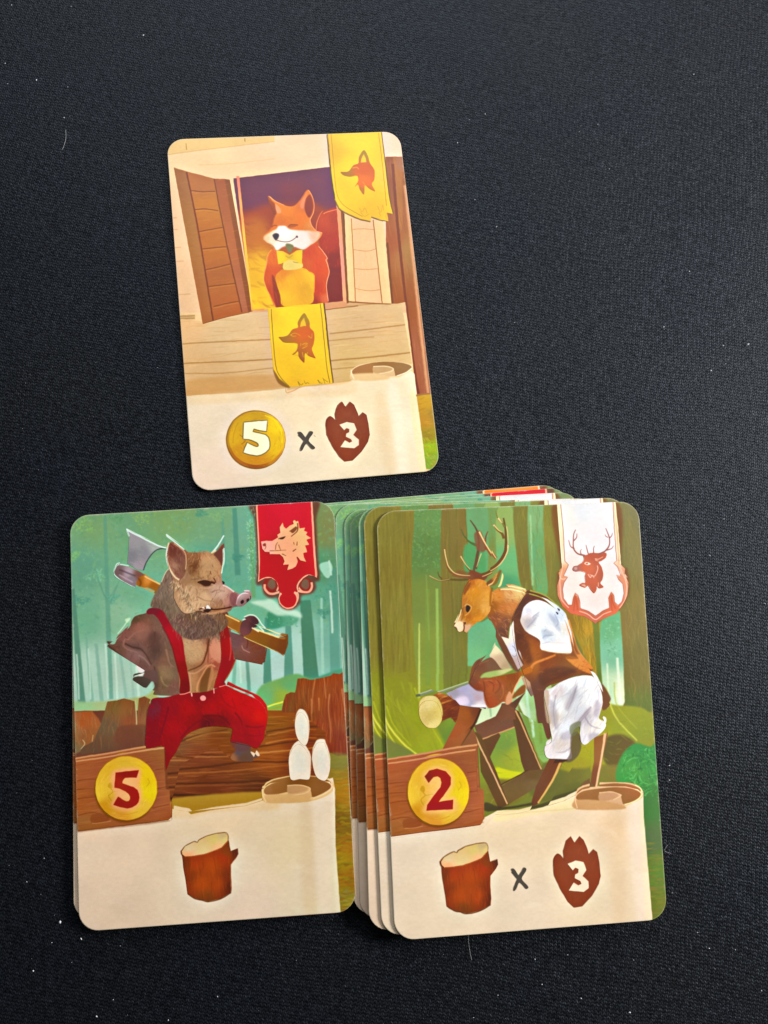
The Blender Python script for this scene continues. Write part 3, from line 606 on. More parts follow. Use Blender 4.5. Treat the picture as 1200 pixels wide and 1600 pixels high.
def paint_forest(ribbon='red', figure=True):
    p = Print(BOAR_Q, '7fae8c', 21)
    p.tile(90, 770, 2.5)
    full_ = '20,20 1150,0 1160,900 20,900'
    p.fill(full_, [(150, 130, '84b07c'), (250, 100, '7cb088'), (450, 90, '86ac70'), (640, 100, '80b084'), (720, 120, '78b49c'), (100, 300, '70ae94'), (300, 400, '80bc9c'),
                   (600, 300, '70b09a'), (720, 350, '70b49c'), (100, 500, '7cbc9c'), (250, 480, '98c8a8'), (760, 500, '78bc9c'), (1030, 150, '868c54'), (1050, 300, '5c9470'), (1060, 420, '64a890'),
                   (130, 700, 'bce0d0'), (250, 740, 'bcdccc'), (700, 650, 'c4e4d8'), (850, 680, 'bce0d8'), (1060, 600, '80bcac'), (930, 620, 'b8e0d4')], sm=0)
    U = p.mask('20,20 1150,0 1160,560 20,560', 0)
    p.dabs(U, 900, lambda x, y: x*.5, 9, 4, ['8cbc78', '70b090', '5ca48c', '9cc888', '80b070', '64a888', '88c4a0'], a=.4, jit=1.5, bl=1)
    p.dabs(U, 420, 20, 4, 2.2, ['a8d49c', '5c9c84', '9ccc94', 'b4dcb4'], a=.3, jit=1.5)
    for x0, y0, x1, y1, w0, w1, c, a in ((60, 380, 95, 840, 5, 12, '5c9480', .8), (185, 90, 205, 820, 5, 9, '64a490', .6), (110, 560, 135, 830, 3, 6, '80b8a4', .6), (150, 600, 172, 830, 5, 6, '8cbcaa', .7),
                                        (240, 620, 268, 830, 4, 5, '9cc8b8', .7), (280, 640, 296, 830, 3, 4, 'a8ccbc', .7), (690, 60, 700, 330, 7, 9, '4f9484', .7), (640, 60, 650, 300, 4, 5, '64a894', .6),
                                        (725, 560, 742, 790, 4, 6, '74a898', .9), (690, 560, 680, 770, 5, 6, '88b8a4', .8), (755, 120, 760, 420, 5, 7, '74a468', .6),
                                        (810, 500, 815, 760, 6, 14, '5c9c88', .95), (897, 530, 900, 740, 9, 16, '5f9f8c', .9), (965, 430, 990, 745, 17, 25, '4d8a70', .95), (1075, 300, 1085, 720, 14, 16, '5a9c8c', .6), (1030, 420, 1035, 720, 4, 5, 'a8dcc8', .8)):
        bg_tree(p, x0, y0, x1, y1, w0, w1, c, a)
    for cx, cy, r, c in ((100, 130, 46, '94c878'), (230, 90, 40, '6ca878'), (330, 90, 50, 'a0c46c'), (480, 110, 44, '7cb084'), (150, 330, 40, '8cd0a8'), (90, 430, 34, '5ca490'), (210, 420, 30, '6cb49c'), (700, 260, 24, '4c9884'), (620, 90, 36, '8cbc84'), (700, 420, 30, '90ccac'), (60, 250, 30, '8cc884'), (300, 330, 34, '74b898'), (1040, 480, 26, '4c9480'), (560, 80, 24, '5ca084')):
        th_ = np.linspace(0, 2*np.pi, 13)[:-1]; rr = r*(1+.3*np.sin(th_*3+cx))
        M_ = p.mask(np.c_[cx+rr*np.cos(th_), cy+rr*.7*np.sin(th_)], 1, 2)
        p.dabs(M_, 90, 20, 5, 3.2, [c], a=.55, jit=1.5)
    for x, y0, y1, w in ((75, 640, 820, 2.6), (120, 620, 820, 2), (187, 600, 820, 3.4), (222, 640, 820, 3), (305, 690, 830, 4), (1065, 390, 560, 3.4), (1060, 270, 330, 3), (700, 640, 760, 3)):
        p.line([(x, y0), (x+6, (y0+y1)/2), (x+9, y1)], 'd8f4e4', w, bl=.8, a=.8)
    p.line('145,300 190,420 230,370', '5c9c88', 2, 1, a=.6, bl=.5); p.line('205,440 240,350', '5c9c88', 2, 1, a=.5, bl=.5)
    for t in ('750,60 765,150 750,260 768,350', '740,80 752,200 742,330'):
        p.dabs(p.mask('735,60 775,60 780,350 735,350', 0), 60, 40, 4, 2.4, ['b8e0b8', '8cc490', 'c8ecc8'], a=.6, jit=1)
    p.fill('815,480 850,470 900,485 940,480 930,520 880,535 830,545 812,530', [(830, 520, '3f9470'), (920, 500, '60ac8c')], bl=1.2, a=.85); p.dabs(p.mask('812,460 930,470 935,540 812,540', 0), 50, 20, 4, 3, ['3f9470', '60b090', '98d8b8'], a=.5, jit=1)
    p.fill('750,435 800,430 830,425 870,455 900,465 940,475 950,500 900,490 850,490 800,460 760,445', 'd4f0dc', bl=1.4, a=.85)
    p.fill('1020,290 1060,275 1075,300 1060,340 1040,330', 'b8e4d0', bl=.8, a=.8)
    p.dabs(p.mask('1010,370 1090,360 1090,430 1000,440', 0), 40, 20, 5, 4, ['3f9878', '58ac8c'], a=.5, jit=1)
    full(p, '9aab80', .12)
    # grass and yellow light behind the trunks
    p.fill('780,780 860,740 930,720 1000,735 1160,700 1160,900 780,900', [(800, 800, '80b87c'), (900, 760, '78b074'), (880, 810, 'a0b850'), (1050, 740, '60a080')], bl=1.2)
    p.fill('20,820 120,830 330,810 380,780 400,900 20,900', [(80, 850, 'a8cc98'), (200, 840, 'b4c490'), (340, 800, 'b4b878')], bl=1.5)
    p.line('815,850 850,838 880,830', 'e8e45c', 2.4); p.line('815,862 870,850', 'a8a840', 3, bl=.5)
    # stumps and ground
    p.tile(400, 1050, 6.4)
    p.fill('-1900,420 1100,420 1100,2300 -1900,2300', [(-200, 600, '9a5a28'), (100, 600, 'a05a20'), (100, 1000, '9c5624'), (800, 1000, '9c8438'), (850, 1200, 'b8842c'), (800, 1500, '8c7020'), (-1500, 800, '80503c'), (850, 1900, 'a87c1c'), (-800, 900, '8a5028')], sm=0)
    st = '245,440 265,330 290,260 340,235 385,240 410,100 470,95 540,110 590,105 700,80 745,70 770,45 840,50 900,0 980,-20 1000,860 820,870 720,830 620,720 420,640 380,440'
    p.fill(st, [(320, 350, '8c5c2c'), (450, 300, '905a2c'), (600, 300, 'a4582c'), (620, 600, 'a05030'), (800, 400, '9a4a2c'), (850, 700, '904430'), (950, 600, '9c6040'), (480, 500, '7c4a24')], sm=0)
    M = p.mask(st, 0)
    p.dabs(M, 420, p.dir_(0, 100), 34, 2, ['b8663a', '803a20', 'a8562e', 'c47a48', '8c4428', '98502c'], a=.4, jit=.08, bend=.08)
    for t in ('590,100 565,250 560,450', '680,85 690,200 700,300', '735,250 725,400 745,600 740,740', '625,290 630,420', '860,200 900,500 920,800', '550,300 555,600'):
        p.line(t, 'dc9a68', 1.6, .8, a=.8, bl=.3)
    p.dabs(p.mask('740,870 1000,850 1010,1420 790,1420', 0), 120, 0, 18, 4, ['a8903c', 'b88c30', '9c7c28', 'c09838', '94903c'], a=.4, jit=.1)
    p.fill('780,1440 1000,1430 1030,1600 1060,2800 790,2800', [(850, 1550, '8a6c18'), (900, 1750, 'a87820'), (850, 1900, 'a88c20'), (950, 2100, 'a87420'), (900, 2250, '98904c')], sm=0, bl=1)
    p.dabs(p.mask('780,1440 1000,1430 1030,1600 1060,2800 790,2800', 0), 160, 0, 16, 5, ['8a7c1c', 'b08424', 'a89424', '946418', 'b49c3c'], a=.45, jit=.15)
    p.fill('740,850 870,840 990,870 990,950 750,1000', '8c8c4c', bl=1.5, a=.6)
    # logs lying behind the figure
    p.tile(210, 1050, 5.217)
    lg = '60,620 240,480 500,440 800,440 1075,380 1400,400 1560,520 1500,1060 1200,1080 -100,1150 -300,900'
    p.fill(lg, [(500, 480, 'a46c3c'), (700, 560, '8c4c20'), (500, 700, '8a4a2c'), (1200, 440, '9c6024'), (1300, 560, '924a1c'), (1100, 680, 'a8602c'), (1300, 800, '8c4a1c'), (600, 900, '7c4020'), (1000, 1000, '6c3c1c'), (400, 600, '905838')], sm=0)
    M = p.mask(lg, 0)
    p.dabs(M, 700, p.dir_(100, -3), 34, 1.8, ['a8643a', '6c3818', 'b87040', '8a4c24', 'c4804c', '7c4424'], a=.35, jit=.05, bend=.05)
    for t, c, w in (('250,700 500,690 780,680', 'c07848', 2), ('1000,690 1300,660 1500,640', 'd89858', 2.6), ('340,690 600,705 800,710', '6c3818', 2.4), ('1080,400 1250,385 1420,370', 'b87838', 2.4), ('1060,520 1300,480 1500,470', '6a3814', 2.6),
                    ('270,830 600,800 900,760 1200,760 1480,740', '5c3014', 3), ('270,1030 700,1030 1100,1010 1240,1000', '4c2c14', 3.5), ('1000,640 1250,600 1480,590', '5c2c10', 2), ('1290,420 1480,430', 'd89c60', 2)):
        p.line(t, c, w, w*.7, a=.75, bl=.4, clip=M)
    for t_, c_, w_ in (('260,720 600,722 850,715', 'd09058', 2), ('300,600 500,520 760,470', '5c3018', 2.4), ('420,560 600,500 780,490', 'c08048', 2), ('1080,545 1300,500 1480,495', 'c8844c', 2), ('270,860 700,840 1200,790 1480,770', 'b87440', 2.2), ('280,940 700,930 1240,900', '542c14', 2.4), ('280,960 700,950 1240,920', 'a8683c', 1.6), ('1060,610 1250,575 1480,560', 'd89454', 1.8)):
        p.line(t_, c_, w_, w_*.6, a=.75, bl=.3, clip=M)
    p.fill('270,1060 1200,1000 1240,1160 270,1160', 'b8903c', bl=1.2)
    # left stumps
    p.tile(105, 1060, 6.154)
    p.fill('0,340 80,350 240,345 300,420 330,480 250,680 60,760 0,760', [(40, 500, 'a89068'), (160, 450, 'b4683c'), (200, 600, 'a06840'), (60, 700, '8c7450')], sm=0, bl=.5)
    p.dabs(p.mask('60,350 240,345 300,480 200,650 60,700', 0), 60, p.dir_(5, 100), 16, 2.4, ['b86838', 'c8845c', 'a87850'], a=.5, jit=.15)
    s2 = '385,255 470,245 540,225 600,240 640,255 660,480 680,225 735,205 790,235 830,300 830,640 700,700 130,760 130,700 250,640 320,480'
    p.fill(s2, [(450, 300, '8c7040'), (400, 500, '7c6448'), (560, 330, '9c6c40'), (600, 450, 'a06040'), (720, 300, '94603c'), (720, 430, 'a06848'), (600, 580, '80503c'), (300, 680, '785840'), (700, 600, '7c4c38')], sm=0)
    M = p.mask(s2, 0); p.dabs(M, 160, p.dir_(-8, 100), 20, 2, ['a87850', '7c5a3c', '946040', '8c5038'], a=.4, jit=.12)
    p.line('650,240 660,480', 'd0c090', 1.8, a=.9); p.fill('490,500 700,480 830,500 830,650 480,660', '80503c', bl=1, a=.7); p.line('130,710 170,660 150,620', 'd8c898', 1, a=.9); p.line('240,640 250,575', 'd8b888', 1.2, a=.8)
    if figure: boar_figure(p)
    # banner
    p.tile(380, 775, 7.742)
    bnr = '145,60 835,20 845,300 865,700 895,990 850,965 790,955 720,1000 690,1060 660,1150 650,1180 662,1250 640,1320 590,1365 535,1370 480,1345 440,1300 425,1240 440,1180 425,1100 400,1030 340,990 260,995 178,1040 190,900 180,600 165,300'
    if ribbon in ('red', 'orange'):
        r0, r1, r2, ed, cm = (('e0243c', 'd82438', 'c41e26', 'ffb094', '7a3428') if ribbon == 'red' else ('ffa050', 'f89040', 'f08030', 'ffd8a8', '8a5028'))
        p.fill('115,60 870,20 880,300 900,700 925,1030 870,1060 880,1140 820,1210 700,1240 680,1330 600,1400 520,1415 430,1370 400,1270 300,1265 230,1210 210,1110 140,1080 150,700 130,300', cm, sm=1, bl=1.6, a=.75)
        p.dabs(p.mask('60,100 145,90 165,1040 60,1040', 0), 30, 90, 6, 3, ['a8dcb8', '5c8c70'], a=.5)
        curl = ('178,1020 260,990 330,1000 390,1040 410,1100 380,1160 320,1165 290,1130', '880,980 790,955 720,990 680,1050 670,1120 710,1170 770,1160 800,1120')
        for cx, sg in ((325, 1), (735, 1)):
            p.fill([(cx-105, 1100), (cx-50, 1020), (cx+40, 1015), (cx+90, 1080), (cx+70, 1170), (cx, 1215), (cx-80, 1190)], '8a3a30')
            p.fill([(cx-50, 1100), (cx-10, 1040), (cx+50, 1060), (cx+60, 1130), (cx+10, 1165), (cx-30, 1150)], '8c6450', bl=.5)
        p.fill(bnr, [(500, 150, r0), (300, 350, r1), (700, 400, r1), (500, 900, r2), (540, 1200, r2), (400, 700, r2)], sm=0)
        for cx in (325, 740):
            p.fill([(cx-100, 1110), (cx-60, 1010), (cx+10, 1000), (cx+75, 1060), (cx+70, 1150), (cx+10, 1190), (cx-70, 1180)], '9c3a30')
            p.fill([(cx-50, 1100), (cx-10, 1035), (cx+40, 1050), (cx+50, 1130), (cx+10, 1160), (cx-30, 1140)], '8c6450', bl=.5)
        for t, w in (('162,70 172,300 188,600 192,850 182,1035', 3.3), ('825,25 838,300 860,700 885,990', 3.3), ('178,1035 250,998 330,990 395,1040 415,1110 390,1180', 3), ('890,990 790,958 715,1000 662,1070 665,1140 720,1185 790,1190', 3),
                     ('245,1095 245,1150 290,1205 350,1215 400,1200 462,1180', 4.6), ('820,1070 825,1130 790,1185 720,1190 650,1175 615,1165', 4.6), ('462,1175 430,1230 445,1300 500,1350 560,1358 620,1330 652,1270 650,1210 620,1165', 3.4)):
            p.line(t, ed, w*.8)
    else:
        white_banner(p)
    em = ('215,550 262,545 280,540 350,545 420,500 410,470 448,445 442,380 475,320 490,370 520,395 560,360 610,340 600,305 625,290 640,310 665,300 680,390 752,385 735,420 780,440 760,470 825,510 765,530 800,590 750,600 775,680 730,690 735,740 765,798 690,780 655,735 660,800 635,855 600,880 532,900 550,830 480,835 500,790 480,740 440,705 320,705 318,680 262,678 230,640')
    if ribbon == 'red':
        p.fill(em, [(500, 600, 'f8b48c'), (700, 500, 'f4bc88'), (600, 850, 'fcac88'), (250, 600, 'ffb0a0')], sm=0)
        for t, w in (('318,665 400,662 520,655', .9), ('390,650 395,600 418,560', 1), ('430,590 455,660', 1), ('425,520 470,500 515,490', 1.2), ('560,430 640,370', 1.4), ('655,330 655,420 580,490', 1.8), ('600,670 640,640', 1.6), ('650,600 655,550', 1.2), ('470,700 520,725', 1.2), ('265,590 275,620 260,650', 1), ('610,560 620,590', 1), ('650,740 660,780', 1)):
            p.line(t, '8a4a2c', w, w*.6)
        p.fill('440,520 480,500 510,495 480,522', '5c3018'); p.fill('570,420 640,375 650,400 600,450', 'a05c3c'); p.fill('235,590 265,570 275,600 250,610', 'a84c40')
    if ribbon != 'white': p.part('hanging_banner', bnr, 0)
    if ribbon == 'red': p.part('boar_emblem', em, 0, 'hanging_banner')
    # parchment
    p.tile(90, 1110, 2.353)
    sc = '65,438 300,418 420,403 422,362 480,372 490,382 560,368 690,350 760,330 800,320 1012,258 1020,300 1022,500 1040,745 1040,900 50,900'
    p.fill(sc, [(120, 500, 'f0d6b8'), (150, 700, 'ecd0b2'), (120, 460, 'f6d4b0'), (600, 380, 'f0d4a8'), (600, 600, 'ebdabe'), (700, 720, 'ecd4ba'), (960, 320, 'f0d8b4'), (870, 500, 'e8d2a4'), (940, 600, 'e6d4b4'), (1010, 600, 'e4d8a8')], sm=0)
    P = p.mask(sc, 0)
    p.fill('420,360 700,340 800,330 800,365 600,372 480,395 420,390', 'e8c080', bl=2, a=.7, clip=P)
    p.fill('940,350 985,330 1005,740 960,745', 'f4e0c4', bl=4, a=.7, clip=P); p.fill('890,370 930,360 950,740 905,745', 'dfc090', bl=4, a=.5, clip=P); p.fill('1010,340 1022,340 1042,740 1022,740', 'f4ecc0', bl=1.4, a=.45, clip=P)
    p.dabs(P, 160, 10, 40, 12, ['f4e0c4', 'e4c8a4', 'ecdcb4'], a=.13)
    p.px += (hexc('ecdfd0')-p.px)*.3*P[..., None]
    p.tile(400, 1050, 6.4)
    p.fill('55,1200 75,1160 120,1120 250,1080 420,1062 600,1068 700,1085 765,1125 775,1180 700,1240 560,1290 350,1310 100,1300', 'e8c48c')
    p.fill('80,1180 130,1130 260,1090 420,1070 600,1076 690,1095 745,1130 735,1170 640,1225 560,1250 500,1210 320,1200 200,1225 100,1225', [(200, 1160, 'a4703c'), (420, 1100, '90602c'), (640, 1150, '9c6c3c'), (120, 1190, 'a87848')])
    p.fill('312,1135 460,1130 545,1165 560,1250 500,1290 320,1290', 'dab07c', sm=0); p.fill('325,1140 450,1138 520,1160 480,1195 330,1215', 'c89c6c', bl=.4)
    p.line('312,1135 440,1130 530,1155 540,1180 480,1215 350,1235', 'e8c490', 1.4); p.fill('90,1235 350,1225 560,1285 380,1310 100,1305', 'dcb47c', bl=.8); p.line('62,1170 60,1215 100,1300', 'f0cc98', 1.8); p.line('570,1262 690,1215 760,1150 720,1095', 'f2d4a8', 2)
    return p

def white_banner(p):
    """white antler-framed banner; traced on a 1120 x 1600 tile of the deer card, redrawn at the same place on any card"""
    t = p.t; H0 = p.H; p.H = homog(DEER_Q, [(0, 0), (TW, 0), (TW, TH), (0, TH)]); p.tile(860, 780, 8)
    frame = '80,0 805,0 850,800 880,850 930,900 925,960 975,1080 965,1200 900,1330 820,1430 700,1480 590,1530 565,1560 530,1530 430,1470 250,1430 150,1340 90,1200 85,1080 115,980 100,920 145,870 140,800 110,400'
    p.fill('50,0 830,0 880,800 960,900 990,1080 970,1250 880,1400 700,1500 560,1590 400,1490 220,1440 100,1330 60,1150 70,950 115,850', '8a4c28', bl=1.4, a=.6)
    p.fill(frame, sm=0, col=[(120, 200, 'f8f0c8'), (118, 750, 'f6e4c0'), (130, 900, 'e8a880'), (110, 1100, 'dc9878'), (250, 1400, 'd87858'), (560, 1530, 'c8785c'), (850, 1380, 'd87c58'), (960, 1100, 'dc9c7c'), (830, 600, 'f8e0c0')])
    inner = '120,0 780,0 800,400 830,770 790,790 840,850 885,930 870,960 830,955 860,1010 905,1060 920,1180 890,1290 840,1330 800,1280 790,1190 760,1160 725,1230 735,1360 660,1390 565,1460 480,1400 370,1360 360,1240 310,1170 280,1240 270,1320 220,1320 165,1240 150,1130 170,1040 215,970 165,960 190,900 225,820 180,775 160,400'
    p.fill(inner, sm=0, bl=.3, col=[(400, 150, 'e8eaee'), (500, 500, 'f2e8ea'), (300, 900, 'f6e2da'), (560, 1250, 'f8dcd6'), (850, 1100, 'f8e2de'), (200, 1100, 'f8e2da'), (200, 200, 'f0ece6')])
    for q_ in ('120,0 160,400 180,775 225,820 190,900 165,960 215,975 170,1040 150,1130 165,1240 220,1325 270,1325 290,1230 310,1170 345,1200 370,1290 375,1365 480,1405 565,1460 660,1395 740,1360 728,1240 760,1160 795,1210 805,1290 850,1325 895,1280 920,1180 905,1060 850,1000 825,950 880,955 840,850 790,800 830,770 800,400 778,0',):
        p.line(q_, '9c6450', .9, sm=0, a=.9)
    for q_ in ('290,1400 300,1300 312,1215 330,1300 340,1390', '770,1400 760,1290 762,1200 780,1290 810,1370'):
        p.line(q_, 'c86c50', 2.4, a=.8)
    for q_ in ('95,0 130,400 150,830 120,1000 125,1130 145,1260 230,1360', '800,0 838,400 860,800 950,1050 935,1250 860,1360', '360,1400 470,1440 565,1505 660,1440 760,1400', '100,960 150,1000 190,990', '920,960 960,1010'):
        p.line(q_, 'ffd8c0', 1.3, a=.8)
    for q_ in ('85,0 110,400 140,800', '805,0 845,500 872,840'): p.line(q_, 'fdf6cc', 1.5)
    # stag head
    h = '275,870 300,835 340,828 400,790 420,745 410,710 470,690 500,672 600,672 660,665 700,680 690,730 640,770 605,790 640,850 660,930 650,1000 625,1050 665,1095 610,1115 580,1090 575,1130 545,1175 500,1130 470,1080 430,1105 360,1075 400,1045 435,1040 430,960 440,920 380,900 320,905 285,895'
    p.fill(h, [(450, 850, 'd87c5c'), (550, 1000, 'cc7458'), (550, 720, 'c47058'), (300, 870, 'b88078'), (640, 1000, 'bc7058')])
    for q_, w in (('430,705 340,680 290,620 285,520 290,440 315,380', 2.6), ('300,620 250,590 228,510', 1.8), ('290,520 325,480 330,430', 1.8), ('385,690 375,650 390,625', 1.4), ('475,690 455,620 442,570', 1.8), ('540,680 540,620 552,585', 1.8), ('600,690 680,650 730,590 740,500 710,410 690,365', 2.6), ('735,490 765,460 775,420', 1.6), ('700,640 760,620 790,580', 1.8), ('720,480 690,460 685,440', 1.2)):
        p.line(q_, 'a8746c', w, w*.35)
    p.fill('425,800 450,785 500,805 470,825 435,815', 'fce0d0'); p.fill('440,800 465,795 465,812 445,812', 'c07058')
    for q_ in ('585,830 590,880 550,960 490,940', '470,940 500,980 520,950 545,985', '555,745 600,750 660,720', '560,760 600,775'): p.line(q_, 'f8c8b4', 1.4, .8)
    p.line('600,1040 600,1090', 'f8c8b4', 1); p.fill('300,850 330,850 330,880 300,880', 'e8c4b8', a=.6); p.fill('380,1070 430,1065 440,1095', 'f0c8b8', a=.7)
    p.part('hanging_banner', frame, 0); p.part('stag_emblem', h, 0, 'hanging_banner')
    pb = p.parts[-2:]
    p.H = H0; p.t = t

def boar_figure(p):
    # axe
    p.tile(160, 810, 5)
    hd = '262,520 330,545 420,590 480,620 520,560 460,520 330,435 280,430'
    p.fill(hd, [(290, 480, 'a8702c'), (350, 480, 'd89c58'), (400, 530, 'a87028'), (450, 560, 'a4742c')], sm=0)
    p.line('285,540 400,595', 'd8a860', 1.8); p.line('330,450 380,480 460,520', 'f0c888', 2.4); p.line('270,450 300,500 290,530', '7c4c18', 3, a=.6, bl=.5)
    bl = '185,85 215,95 330,155 430,205 500,235 445,240 400,270 350,340 320,405 270,400 195,350 205,250 210,130'
    p.fill(bl, [(260, 180, 'a4a4a4'), (230, 300, '8f9094'), (330, 260, '98989c'), (290, 370, 'a8a0a4'), (400, 220, 'b0bcb0')], sm=0)
    B = p.mask(bl, 0); p.dabs(B, 60, p.dir_(60, 50), 10, 2, ['b0b0b4', '8c8c94', 'a0a0a4'], a=.3)
    p.line('320,405 345,340 400,265 445,238 500,238', '4c6058', 1.6); p.line('185,85 225,108 330,160 440,215 500,232', 'e0fcec', 2.2); p.line('190,90 210,140', 'd8f8e4', 2)
    sk = '95,385 125,358 200,375 300,420 330,440 290,455 265,500 258,535 225,530 110,465 90,440'
    p.fill(sk, [(130, 420, '80706c'), (200, 420, 'b8a8b0'), (230, 480, '94888c'), (280, 440, '8c6458')], sm=0)
    p.line('130,400 260,450', '5c5054', 2.2, a=.7, bl=.4); p.line('130,440 240,500', 'c8b8c0', 1.8, a=.8, bl=.3); p.line('205,370 128,360 100,390 95,440 170,500 250,540', 'c8f4dc', 1.8)
    ax = hd; p.part('axe_blade', bl, 0, 'painted_boar'); p.part('axe_socket', sk, 0, 'painted_boar')
    # body
    p.tile(160, 940, 8.571)
    ba = '590,150 640,90 760,90 1000,200 1600,120 1740,500 1760,850 1620,1030 1640,1190 1300,1250 700,1250 700,1130 660,1060 600,1140 545,1162 450,1120 405,1030 470,1000 545,1000 570,940 430,850 330,790 170,690 55,575 160,570 200,500 280,420 370,330 395,250 450,190'
    p.fill(ba, [(450, 220, '6c5840'), (500, 330, '9c6454'), (300, 480, '94685c'), (200, 600, '7c5c4c'), (450, 700, '94706a'), (600, 500, '80584c'), (700, 700, '6c5044'), (600, 900, '805c54'), (550, 1080, '5c5044'), (850, 800, '8a6450'), (850, 1100, '80654c'), (950, 1150, '8c5c50'), (1200, 500, 'c48c74'), (1300, 900, 'a87854'), (1500, 700, 'c88c70'), (1000, 250, '6c4a44'), (800, 400, '8a6054'), (800, 1000, '8c7050')])
    Bm = p.mask(ba)
    p.dabs(Bm, 700, p.dir_(30, 100), 9, 1.7, ['8c6454', '6f5044', '9c7464', '7c5c4c', 'a47c64', '845a4c'], a=.34, jit=.6)
    p.dabs(Bm, 260, p.dir_(30, 100), 8, 1.3, ['4c342c', 'b88c74', '54443c', 'a87c6c'], a=.42, jit=.5)
    p.fill('420,330 560,300 640,400 560,520 440,480', 'a87868', bl=2.5, a=.5); p.fill('640,420 760,430 780,640 680,720 620,560', '5c4038', bl=3, a=.5); p.fill('350,560 480,590 560,660 420,640', '5a3c34', bl=2, a=.5)
    p.fill('760,860 900,880 960,1040 800,1010', 'a88c6c', bl=2.5, a=.4); p.fill('700,900 760,1000 740,1180 690,1130', '50423a', bl=2, a=.5)
    for t, c, w in (('300,560 400,610 520,640 600,740 660,850', '5a3c34', 2.2), ('330,520 440,420 560,380', 'a87868', 2), ('300,500 280,580 340,640 470,680', 'a87c70', 2), ('480,720 560,760 640,860', 'a08078', 2.4), ('700,400 690,560 600,620', '6a463c', 2.4), ('850,640 900,820 960,880', 'a87c68', 2.2),
                    ('780,1000 820,1100 880,1140', 'a48868', 2), ('55,575 150,640 330,790 430,850 545,930', '4c4034', 1.3), ('690,870 720,1000 700,1120', '5c4438', 1.8)):
        p.line(t, c, w*1.2, w*.6, a=.85, bl=.4, clip=Bm)
    p.fill('565,945 640,920 730,940 730,1090 670,1070 600,1080 540,1050', '745850', bl=.4)
    p.fill('410,1030 470,1005 560,1010 650,1060 600,1140 545,1160 450,1115', '5a5046', bl=.4, a=.8)
    p.line('200,470 280,370 340,280', 'd8f0cc', 1.6, a=.8); p.fill('300,270 370,255 360,290 320,320', 'd8f0cc', bl=.5, a=.8); p.fill('450,890 555,940 530,990 480,985', 'f4e0dc')
    # chest and right side
    p.tile(270, 950, 6.316)
    ch = '0,40 200,0 520,20 560,230 600,420 600,560 520,720 420,790 250,850 80,850 60,600 0,300'
    p.fill(ch, [(100, 180, '80605c'), (300, 180, '6c4c40'), (400, 200, '7c5848'), (150, 350, 'c89a78'), (230, 450, 'c8a070'), (200, 560, 'b07c58'), (420, 400, 'dc9478'), (400, 470, 'd88c70'), (200, 700, 'c08860'), (330, 700, '946038'), (390, 680, 'c08058'), (430, 560, 'b05c48'), (500, 100, '7c5040')])
    C = p.mask(ch)
    p.dabs(C, 420, lambda x, y: 40+60*np.sin(x*.03+y*.02), 6, 1.3, ['a87c5c', '7c5440', 'd8a484', '94684c', '6c483c', 'c08c68'], a=.35, jit=.8)
    p.dabs(p.mask('0,40 200,0 460,20 460,250 280,270 0,300'), 160, p.dir_(20, 100), 7, 1.3, ['6c5048', '8c7064', '5c4440', 'a08474'], a=.5, jit=.5)
    p.dabs(C, 200, lambda x, y: 40+60*np.sin(x*.03+y*.02), 6, 1.1, ['5a3c30', 'ecc8a4', '6c4030'], a=.4, jit=.8)
    p.fill('140,340 210,300 280,350 300,440 250,520 170,520 130,430', 'e0bc94', bl=2, a=.45); p.dabs(p.mask('120,320 300,310 320,480 160,560'), 120, lambda x, y: x*2+y*3, 5, 1.1, ['8c6048', 'f0d0a8', 'a07858'], a=.5, jit=1)
    p.line('360,300 330,450 280,560 150,620', '6a3c20', 3, 1.4, a=.85, bl=.5); p.line('335,280 350,420 345,540', '7c4c34', 3, 1.6, a=.6, bl=.6); p.line('150,640 230,640 340,560', 'e0a880', 2, a=.7, bl=.4); p.line('240,830 250,740 350,570 420,580', 'e4a878', 2, a=.8, bl=.3); p.fill('265,820 275,720 350,590 390,640 350,800 290,840', '8c5a34', bl=.5); p.fill('385,560 400,640 370,780 340,810', 'd09068', bl=.6, a=.7); p.line('165,640 180,820', 'e0a888', 2, a=.7, bl=.4)
    p.fill('120,330 200,290 290,330 320,420 280,520 180,560 120,480', 'd0a47c', bl=1, a=.45); p.fill('380,330 430,300 475,380 470,540 400,500 365,440', 'e09c80', bl=.6, a=.6)
    arm = '550,230 650,260 740,270 920,380 915,450 895,565 855,570 760,540 700,525 610,500 580,420'
    p.fill(arm, [(620, 350, '805454'), (700, 420, '8c5a50'), (820, 360, '884c30'), (870, 480, '80503c'), (650, 480, '84584c')], sm=0)
    p.dabs(p.mask(arm, 0), 120, p.dir_(100, 40), 8, 1.5, ['8c5c50', '74483c', '9c6c5c'], a=.4, jit=.5)
    p.line('610,500 700,528 760,545 855,575 895,560', '5a3c28', 1.4, a=.8); p.line('680,370 700,410 760,440', 'c09080', 1.5, a=.8); p.line('730,290 740,340 730,400', '6a3428', 1.8, a=.6)
    a2 = '515,60 560,75 680,130 780,190 900,235 1060,290 1125,290 1128,380 1095,470 1030,430 930,380 830,340 700,280 640,240 520,180'
    p.fill(a2, [(560, 110, 'a8783c'), (600, 200, 'a46c34'), (800, 260, '9a6424'), (900, 290, '94641c'), (1000, 340, '8c5818'), (1090, 380, '80501c')], sm=0)
    p.line('520,68 660,135', 'f0d08c', 2); p.line('780,195 900,240 1060,295 1110,300', 'f4dc9c', 2.4); p.line('520,170 640,240', 'd8a468', 1.6); p.line('700,285 830,345 1000,420 1095,465', 'e8c878', 1.5)
    p.fill('1050,290 1120,300 1125,400 1090,465 1050,430', '84541c', bl=.3, a=.7)
    fist = '670,170 700,120 760,105 810,125 830,180 790,200 760,250 700,275 665,240'
